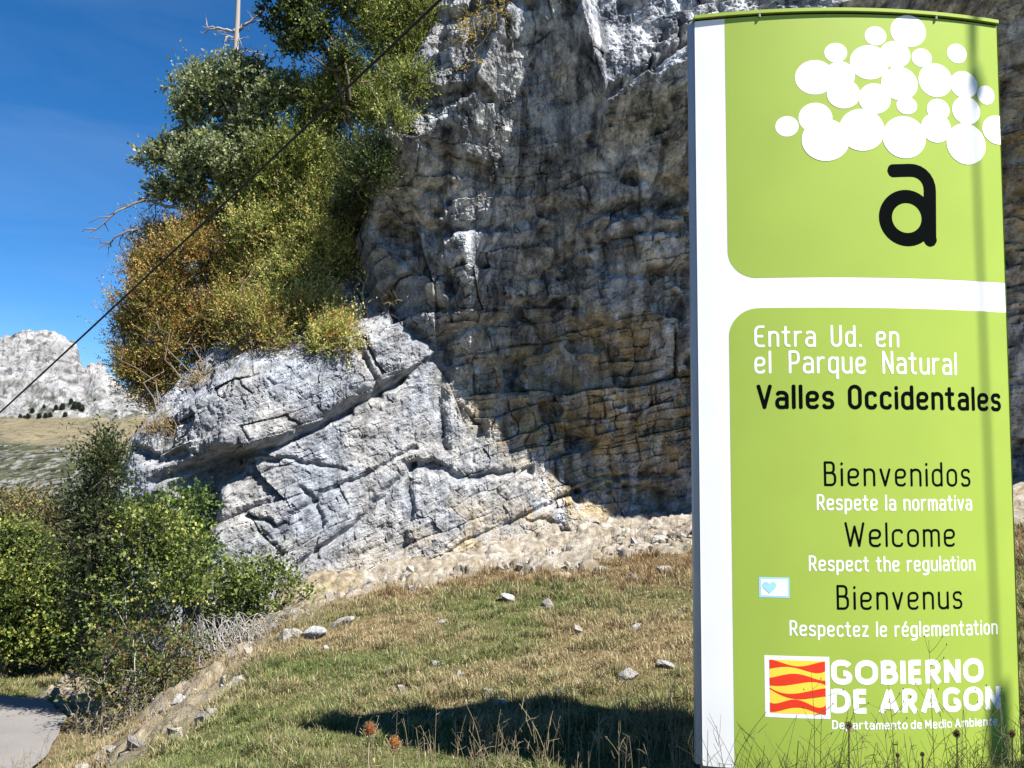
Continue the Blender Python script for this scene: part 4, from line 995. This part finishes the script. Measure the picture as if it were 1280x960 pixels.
for a in (
 ('pale elongated stone in the grass above the left end of the shadow', 551, 831, 26, 10),
 ('flat pale stone just above the sign shadow, left of the pair', 618, 868, 30, 11),
 ('grey stone half sunk at the edge of the sign shadow', 628, 880, 26, 10),
 ('upright blocky pale stone in the grass above the shadow', 700, 872, 22, 20),
 ('angular pale stone on the meadow left of the broad flat slab', 788, 848, 32, 20),
 ('broad flat stone slab nearest the white edge of the sign', 836, 833, 48, 10),
 ('small round white stone alone on the left part of the meadow', 489, 838, 14, 9),
 ('pale stone at the top of the meadow close to the sign', 794, 786, 22, 10),
 ('pale stone on the bank right of the dark bramble thicket', 222, 898, 30, 16),
 ('upper white stone of the two by the twiggy road edge', 152, 920, 18, 14),
 ('larger lower white stone by the twiggy road edge', 140, 940, 24, 20),
 ('pale stone at the very bottom of the bank by the grass', 345, 935, 34, 14)):
    stone(*a, group='stones lying in the meadow')
for a in (
 ('brown block with a flat top on the pale rock apron', 702, 723, 30, 18, (1, 0.2, 0.25)),
 ('rusty brown stone in the middle of the pale apron', 748, 716, 26, 14, (1, 0.4, 0)),
 ('dark grey stone at the lower edge of the pale apron', 636, 750, 34, 16, (0, 0.6, 0)),
 ('grey stone below the brown block on the apron edge', 684, 757, 22, 14, (0.3, 0.4, 0.1)),
 ('grey boulder on the pale apron towards the sign', 795, 726, 22, 14, (0.2, 0.3, 0.3)),
 ('pale stone at the cliff foot left of the dark grey one', 552, 779, 24, 11, (0.3, 0.2, 0.7)),
 ('long brownish stone on the apron near the sign', 838, 715, 36, 14, (0.8, 0.2, 0.3)),
 ('grey boulder at the rocky bank above the dead grey stems', 395, 795, 40, 26, (0.3, 0.5, 0.2)),
 ('rough grey rock between dead stems and grass on the bank', 362, 800, 32, 26, (0.2, 0.4, 0.3)),
 ('pale rock on the bank right of the grey boulder', 430, 782, 34, 18, (0.3, 0.3, 0.6))):
    stone(*a[:5], col=a[5], group='rocks along the cliff foot', name='rock', cat='rock')

# loose rubble nobody could count
mb = MB()
n = 4200; x = rng.uniform(-5, 4.2, n); y = rng.uniform(5.2, 13.8, n); z = ground(x, y); ap = apron(x, y); yb = base_line(x)
k = (rng.random(n) < ap * 0.9 + 0.015) & (y < yb) & (x > road_edge(y) + 0.3)
for px_, py_, pz_ in zip(x[k], y[k], z[k]):
    s_ = 0.018 + 0.075 * rng.random() ** 3
    v = unit(np.array([(-1, -1, -1), (1, -1, -1), (1, 1, -1), (-1, 1, -1), (-1, -1, 1), (1, -1, 1), (1, 1, 1), (-1, 1, 1)], float) + 0.55 * rng.standard_normal((8, 3)))
    Rm = np.linalg.qr(rng.standard_normal((3, 3)))[0]
    v = (v * s_ * rng.uniform(0.5, 1.4, 3)) @ Rm + [px_, py_, pz_ + s_ * 0.55]
    mb.add(v, quads=[(0, 3, 2, 1), (4, 5, 6, 7), (0, 1, 5, 4), (1, 2, 6, 5), (2, 3, 7, 6), (3, 0, 4, 7)], col=(rng.random() * 0.8, 0.2, rng.random()))
kind(mb.build('rubble', M_ROCK), 'stuff')

# ------------------------------------------------------------------ grass
def ground_full(x, y): return ground(x, y)
def blades(N, x, y, h, wd, lean, cols, seg=2):
    z = ground_full(x, y) - 0.006
    base = np.stack([x, y, z], 1); an_ = rng.uniform(0, 2 * np.pi, N)
    d = np.stack([np.cos(an_), np.sin(an_), 0 * an_], 1); sd_ = np.stack([-np.sin(an_ + rng.uniform(-1, 1, N)), np.cos(an_), 0 * an_], 1); sd_ = unit(sd_)
    up_ = np.array([0, 0, 1.0])
    mid = base + up_ * (h * 0.55)[:, None] + d * (h * lean * 0.3)[:, None]; tip = base + up_ * (h * np.sqrt(np.maximum(0.1, 1 - lean * lean * 0.6)))[:, None] + d * (h * lean)[:, None]
    W = (wd * 0.5)[:, None]
    v = np.stack([base - sd_ * W, base + sd_ * W, mid + sd_ * W * 0.8, mid - sd_ * W * 0.8, tip], 1)
    i = np.arange(N)[:, None] * 5
    return v.reshape(-1, 3), i + np.array([[0, 1, 2, 3]]), i + np.array([[3, 2, 4]]), np.repeat(cols, 5, 0)
N = 1200000
y = 3.0 * (14.5 / 3.0) ** rng.random(N); x = rng.uniform(-0.76, 0.82, N) * y + rng.uniform(-0.3, 0.3, N)
ap = apron(x, y); yb = base_line(x)
pn = fbm(x * 0.6, y * 0.9, x * 0, 4, 95); pn2 = fbm(x * 2.2, y * 2.2, x * 0, 3, 98)
up_dry = smooth(1.9, 3.6, y - 6.2 + 0.35 * x) * 0.9
keep = (rng.random(N) < (1 - np.where((x < -1.9) & (y < 9.3), 0.72, 0.93) * smooth(0.1, 0.6, ap)) * (0.30 + 0.70 * smooth(-0.35, 0.15, fbm(x * 5.5, y * 5.5, x * 0, 3, 99)))) & (y < yb - 0.05) & (x > road_edge(y) + 0.02 + 0.1 * rng.random(N))
x, y, pn, pn2, up_dry, ap = x[keep], y[keep], pn[keep], pn2[keep], up_dry[keep], ap[keep]; N = len(x)
dry = np.clip(0.50 + 0.9 * pn + 0.5 * pn2 + 0.45 * up_dry + ap * 0.5, 0, 1)
isd = rng.random(N) < dry
gc = pal([(0.125, 0.16, 0.05), (0.16, 0.195, 0.065), (0.10, 0.13, 0.042), (0.20, 0.215, 0.085)], N, 0.2)
dc = pal([(0.36, 0.30, 0.165), (0.29, 0.225, 0.12), (0.44, 0.39, 0.25), (0.24, 0.16, 0.085), (0.33, 0.28, 0.15)], N, 0.2)
rc = pal([(0.19, 0.10, 0.05), (0.24, 0.15, 0.07), (0.16, 0.09, 0.045)], N, 0.2)
redm = (rng.random(N) < 0.5 * smooth(0.0, 0.8, up_dry) * (0.35 + 0.65 * smooth(-0.25, 0.35, pn2 + 0.6 * pn)))[:, None]
cols = np.where(isd[:, None], np.where(redm, rc, dc), gc)
tf = fbm(x * 5.5, y * 5.5, x * 0, 3, 99); h = (0.018 + 0.045 * rng.random(N) ** 1.5) * (0.65 + 1.5 * smooth(0.0, 0.5, tf)) * (1 + 0.5 * pn2) * (1 + 0.5 * (up_dry > 0.5)); wd = np.clip(0.0042 + 0.00045 * (y - 4), 0.0042, 0.009) * rng.uniform(0.7, 1.3, N)
mb = MB(); v, q, t3, c = blades(N, x, y, h, wd, rng.uniform(0.2, 1.0, N), cols); mb.add(v, q, t3, c)
kind(mb.build('grass', M_GRASS), 'stuff')
print('blades', N)

# tall dry stalks along the near edge and in front of the sign
mb = MB()
def stalk(x, y, h, col, lean=0.2, r=0.0014, seeds=True):
    z = float(ground(np.array(x), np.array(y))) - 0.01; a = rng.uniform(0, 2 * np.pi); l = lean * rng.random()
    tt = np.linspace(0, 1, 6)[:, None]; P = np.array([x, y, z]) + np.array([0, 0, h]) * tt + np.array([math.cos(a), math.sin(a), 0]) * l * h * tt ** 2
    mb.tube(P, np.linspace(r, r * 0.55, 6), 4, col=col, cap=False)
    if seeds:
        m_ = rng.integers(2, 6)
        for k in range(m_):
            s = rng.uniform(0.45, 0.98); b = P[0] + (P[-1] - P[0]) * s
            e = b + unit(np.array([0, 0, 0.8]) + 0.7 * rng.standard_normal(3)) * h * rng.uniform(0.1, 0.3)
            mb.tube([b, (b + e) / 2 + 0.003 * rng.standard_normal(3), e], [r * 0.7, r * 0.6, r * 0.4], 3, col=col, cap=False)
TAN = np.array((0.34, 0.28, 0.17))
for k in range(420):                                                # bright stalks over the shadow
    x_ = rng.uniform(-0.9, 1.0) if rng.random() < 0.55 else rng.uniform(-0.2, 0.95); y_ = rng.uniform(3.75, 4.75)
    stalk(x_, y_, rng.uniform(0.08, 0.34) * (0.6 + 0.5 * rng.random()), TAN * rng.uniform(0.5, 1.3), 0.5, 0.0016)
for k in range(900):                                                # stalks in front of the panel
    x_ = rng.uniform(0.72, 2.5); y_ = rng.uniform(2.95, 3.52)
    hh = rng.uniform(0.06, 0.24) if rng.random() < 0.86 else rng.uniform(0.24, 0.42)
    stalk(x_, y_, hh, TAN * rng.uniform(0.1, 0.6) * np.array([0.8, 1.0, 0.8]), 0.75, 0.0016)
for k in range(520):
    stalk(rng.uniform(-3.9, -1.9), rng.uniform(5.3, 9.0), rng.uniform(0.08, 0.3), TAN * rng.uniform(0.5, 1.2), 0.6, 0.002)
for k in range(220):
    x_ = rng.uniform(-2.5, 3.2); y_ = float(base_line(np.array(x_))) - rng.uniform(0.8, 2.6)
    stalk(x_, y_, rng.uniform(0.08, 0.25), TAN * rng.uniform(0.5, 1.1), 0.5, 0.0025)
kind(mb.build('dry_grass', M_GRASS), 'stuff')
mb = MB()
for (u, v, Y, n, w_) in ((440, 395, None, 240, 0.45), (470, 372, None, 160, 0.3), (205, 530, None, 200, 0.35), (250, 470, None, 120, 0.3)):
    for k in range(n):
        p = on_cliff(u + rng.normal(0, 14), v + rng.normal(0, 7)); p = p + [0, -0.15 + 0.2 * rng.random(), -0.05]
        e = p + unit(np.array([0, -0.35, 0.6]) + 0.5 * rng.standard_normal(3)) * rng.uniform(0.1, 0.28)
        mb.tube([p, (p + e) / 2, e - [0, 0, 0.03]], [0.004, 0.0035, 0.0015], 3, col=np.array((0.36, 0.27, 0.13)) * rng.uniform(0.6, 1.2), cap=False)
kind(mb.build('ledge_grass', M_GRASS), 'stuff')

# ------------------------------------------------------------------ teasels and dried flower heads
def teasel(label, u, v, Y, rad, head_col, bracts=True, stem_col=(0.40, 0.32, 0.2), group=None, name='teasel', cat='teasel'):
    c = at(u, v, Y); gz0 = float(ground(np.array(c[0]), np.array(Y)))
    root = thing(name, label, cat, (c[0], c[1], gz0), group)
    mb = MB(); mb.tube([[c[0] + 0.01, c[1], gz0 - 0.02], [c[0] - 0.004, c[1], (gz0 + c[2]) / 2], c - [0, 0, rad]], [0.0035, 0.003, 0.0025], 6, col=stem_col); mb.build('stem', M_BARK, root, smooth=True)
    mb = MB(); th_ = np.linspace(0.01, np.pi - 0.01, 14)[:, None]; ph = np.linspace(0, 2 * np.pi, 18, endpoint=False)[None]
    D = np.stack([np.sin(th_) * np.cos(ph), np.sin(th_) * np.sin(ph), 1.25 * np.cos(th_) + 0 * ph], -1)
    cv = np.array(head_col) * (1 + 0.3 * rng.standard_normal((D.shape[0] * D.shape[1], 1)))
    mb.grid(D * rad * 0.72 + c, close=True, flip=True, col=np.clip(cv, 0.005, 1)); hd = mb.build('head', M_BARK, root)
    mb = MB(); nsp = 420; d = unit(rng.standard_normal((nsp, 3)) * [1, 1, 1.2]); b = c + d * rad * 0.68 * [1, 1, 1.25]
    leaf_quads(mb, b, unit(d + [0, 0, 0.25]), unit(np.cross(d, rng.standard_normal((nsp, 3)))), rad * rng.uniform(0.3, 0.62, nsp), 0.0018, pal([(0.32, 0.22, 0.10), tuple(head_col), (0.40, 0.32, 0.19)], nsp, 0.2)); mb.build('spines', M_GRASS, root)
    if bracts:
        mb = MB()
        for k in range(9):
            an_ = k / 9 * 2 * np.pi + rng.uniform(-.2, .2); o_ = np.array([math.cos(an_), math.sin(an_), 0])
            mb.tube([c - [0, 0, rad * 0.9], c - [0, 0, rad * 0.8] + o_ * rad * 0.8, c + o_ * rad * 1.5 + [0, 0, rad * rng.uniform(-0.2, 0.9)]], [0.0018, 0.0015, 0.0006], 4, col=(0.55, 0.46, 0.28))
        mb.build('bracts', M_BARK, root)
teasel('taller rust brown teasel head on a pale stem, left of the pair', 462, 912, 4.15, 0.034, (0.15, 0.05, 0.014), group='teasels in the foreground grass')
teasel('shorter orange brown teasel head, right of the pair', 493, 929, 4.1, 0.031, (0.19, 0.07, 0.018), group='teasels in the foreground grass')
teasel('tan seed head among the stalks over the shadow', 789, 923, 4.2, 0.022, (0.28, 0.18, 0.08), group='dried flowers', name='dried_flower', cat='flower')
G_F = 'dried flowers standing before the sign'
for lab, u, v in (('dark dried flower head in front of the small printed department line', 1061, 907), ('dark dried flower head before the round shadow on the sign', 1196, 917), ('dark dried flower head at the lower right corner of the sign', 1265, 917), ('small dark dried flower head low on the middle of the sign', 1122, 944), ('small dark bud right of the emblem, low before the sign', 1153, 943)):
    teasel(lab, u, v, 3.3, 0.013 if v < 930 else 0.008, (0.035, 0.022, 0.012), False, (0.08, 0.06, 0.035), G_F, 'dried_flower', 'flower')
def tall_weed(label, pts, Y):
    c = at(*pts[0], Y); gz0 = float(ground(np.array(c[0]), np.array(Y))); root = thing('tall_weed', label, 'weed', (c[0], c[1], gz0), G_F)
    P = [np.array([c[0], c[1], gz0 - 0.02])] + [at(u, v, Y) for u, v in pts[1:]]
    mb = MB(); n = 12; P = np.array(P); t2 = np.linspace(0, 1, n); tt = np.linspace(0, 1, len(P)); Q = np.stack([np.interp(t2, tt, P[:, k]) for k in range(3)], 1)
    mb.tube(Q, np.linspace(0.0018, 0.0007, n), 5, col=(0.11, 0.085, 0.045))
    for k in range(7):
        i = rng.integers(4, n - 1); e = Q[i] + unit(np.array([rng.choice([-1, 1]) * 0.7, 0, 0.8]) + 0.25 * rng.standard_normal(3)) * rng.uniform(0.04, 0.13)
        mb.tube([Q[i], (Q[i] + e) / 2 + [0, 0, -0.006], e], [0.0009, 0.0008, 0.0005], 4, col=(0.11, 0.085, 0.045))
        mb.tube([e, e + [0, 0, 0.006]], [0.0025, 0.0015], 5, col=(0.06, 0.04, 0.025))
    mb.build('stem', M_BARK, root)
tall_weed('thin weed stem rising between the letters of the big white government name', [(1168, 955), (1165, 890), (1161, 800)], 3.3)
tall_weed('branching weed stem crossing the striped emblem', [(1017, 955), (1018, 900), (1014, 840)], 3.3)
tall_weed('spindly weed under the middle of the big white lettering', [(1120, 955), (1115, 900), (1110, 857)], 3.3)
tall_weed('bent weed stem at the right end of the white lettering', [(1215, 955), (1235, 900), (1258, 877)], 3.3)
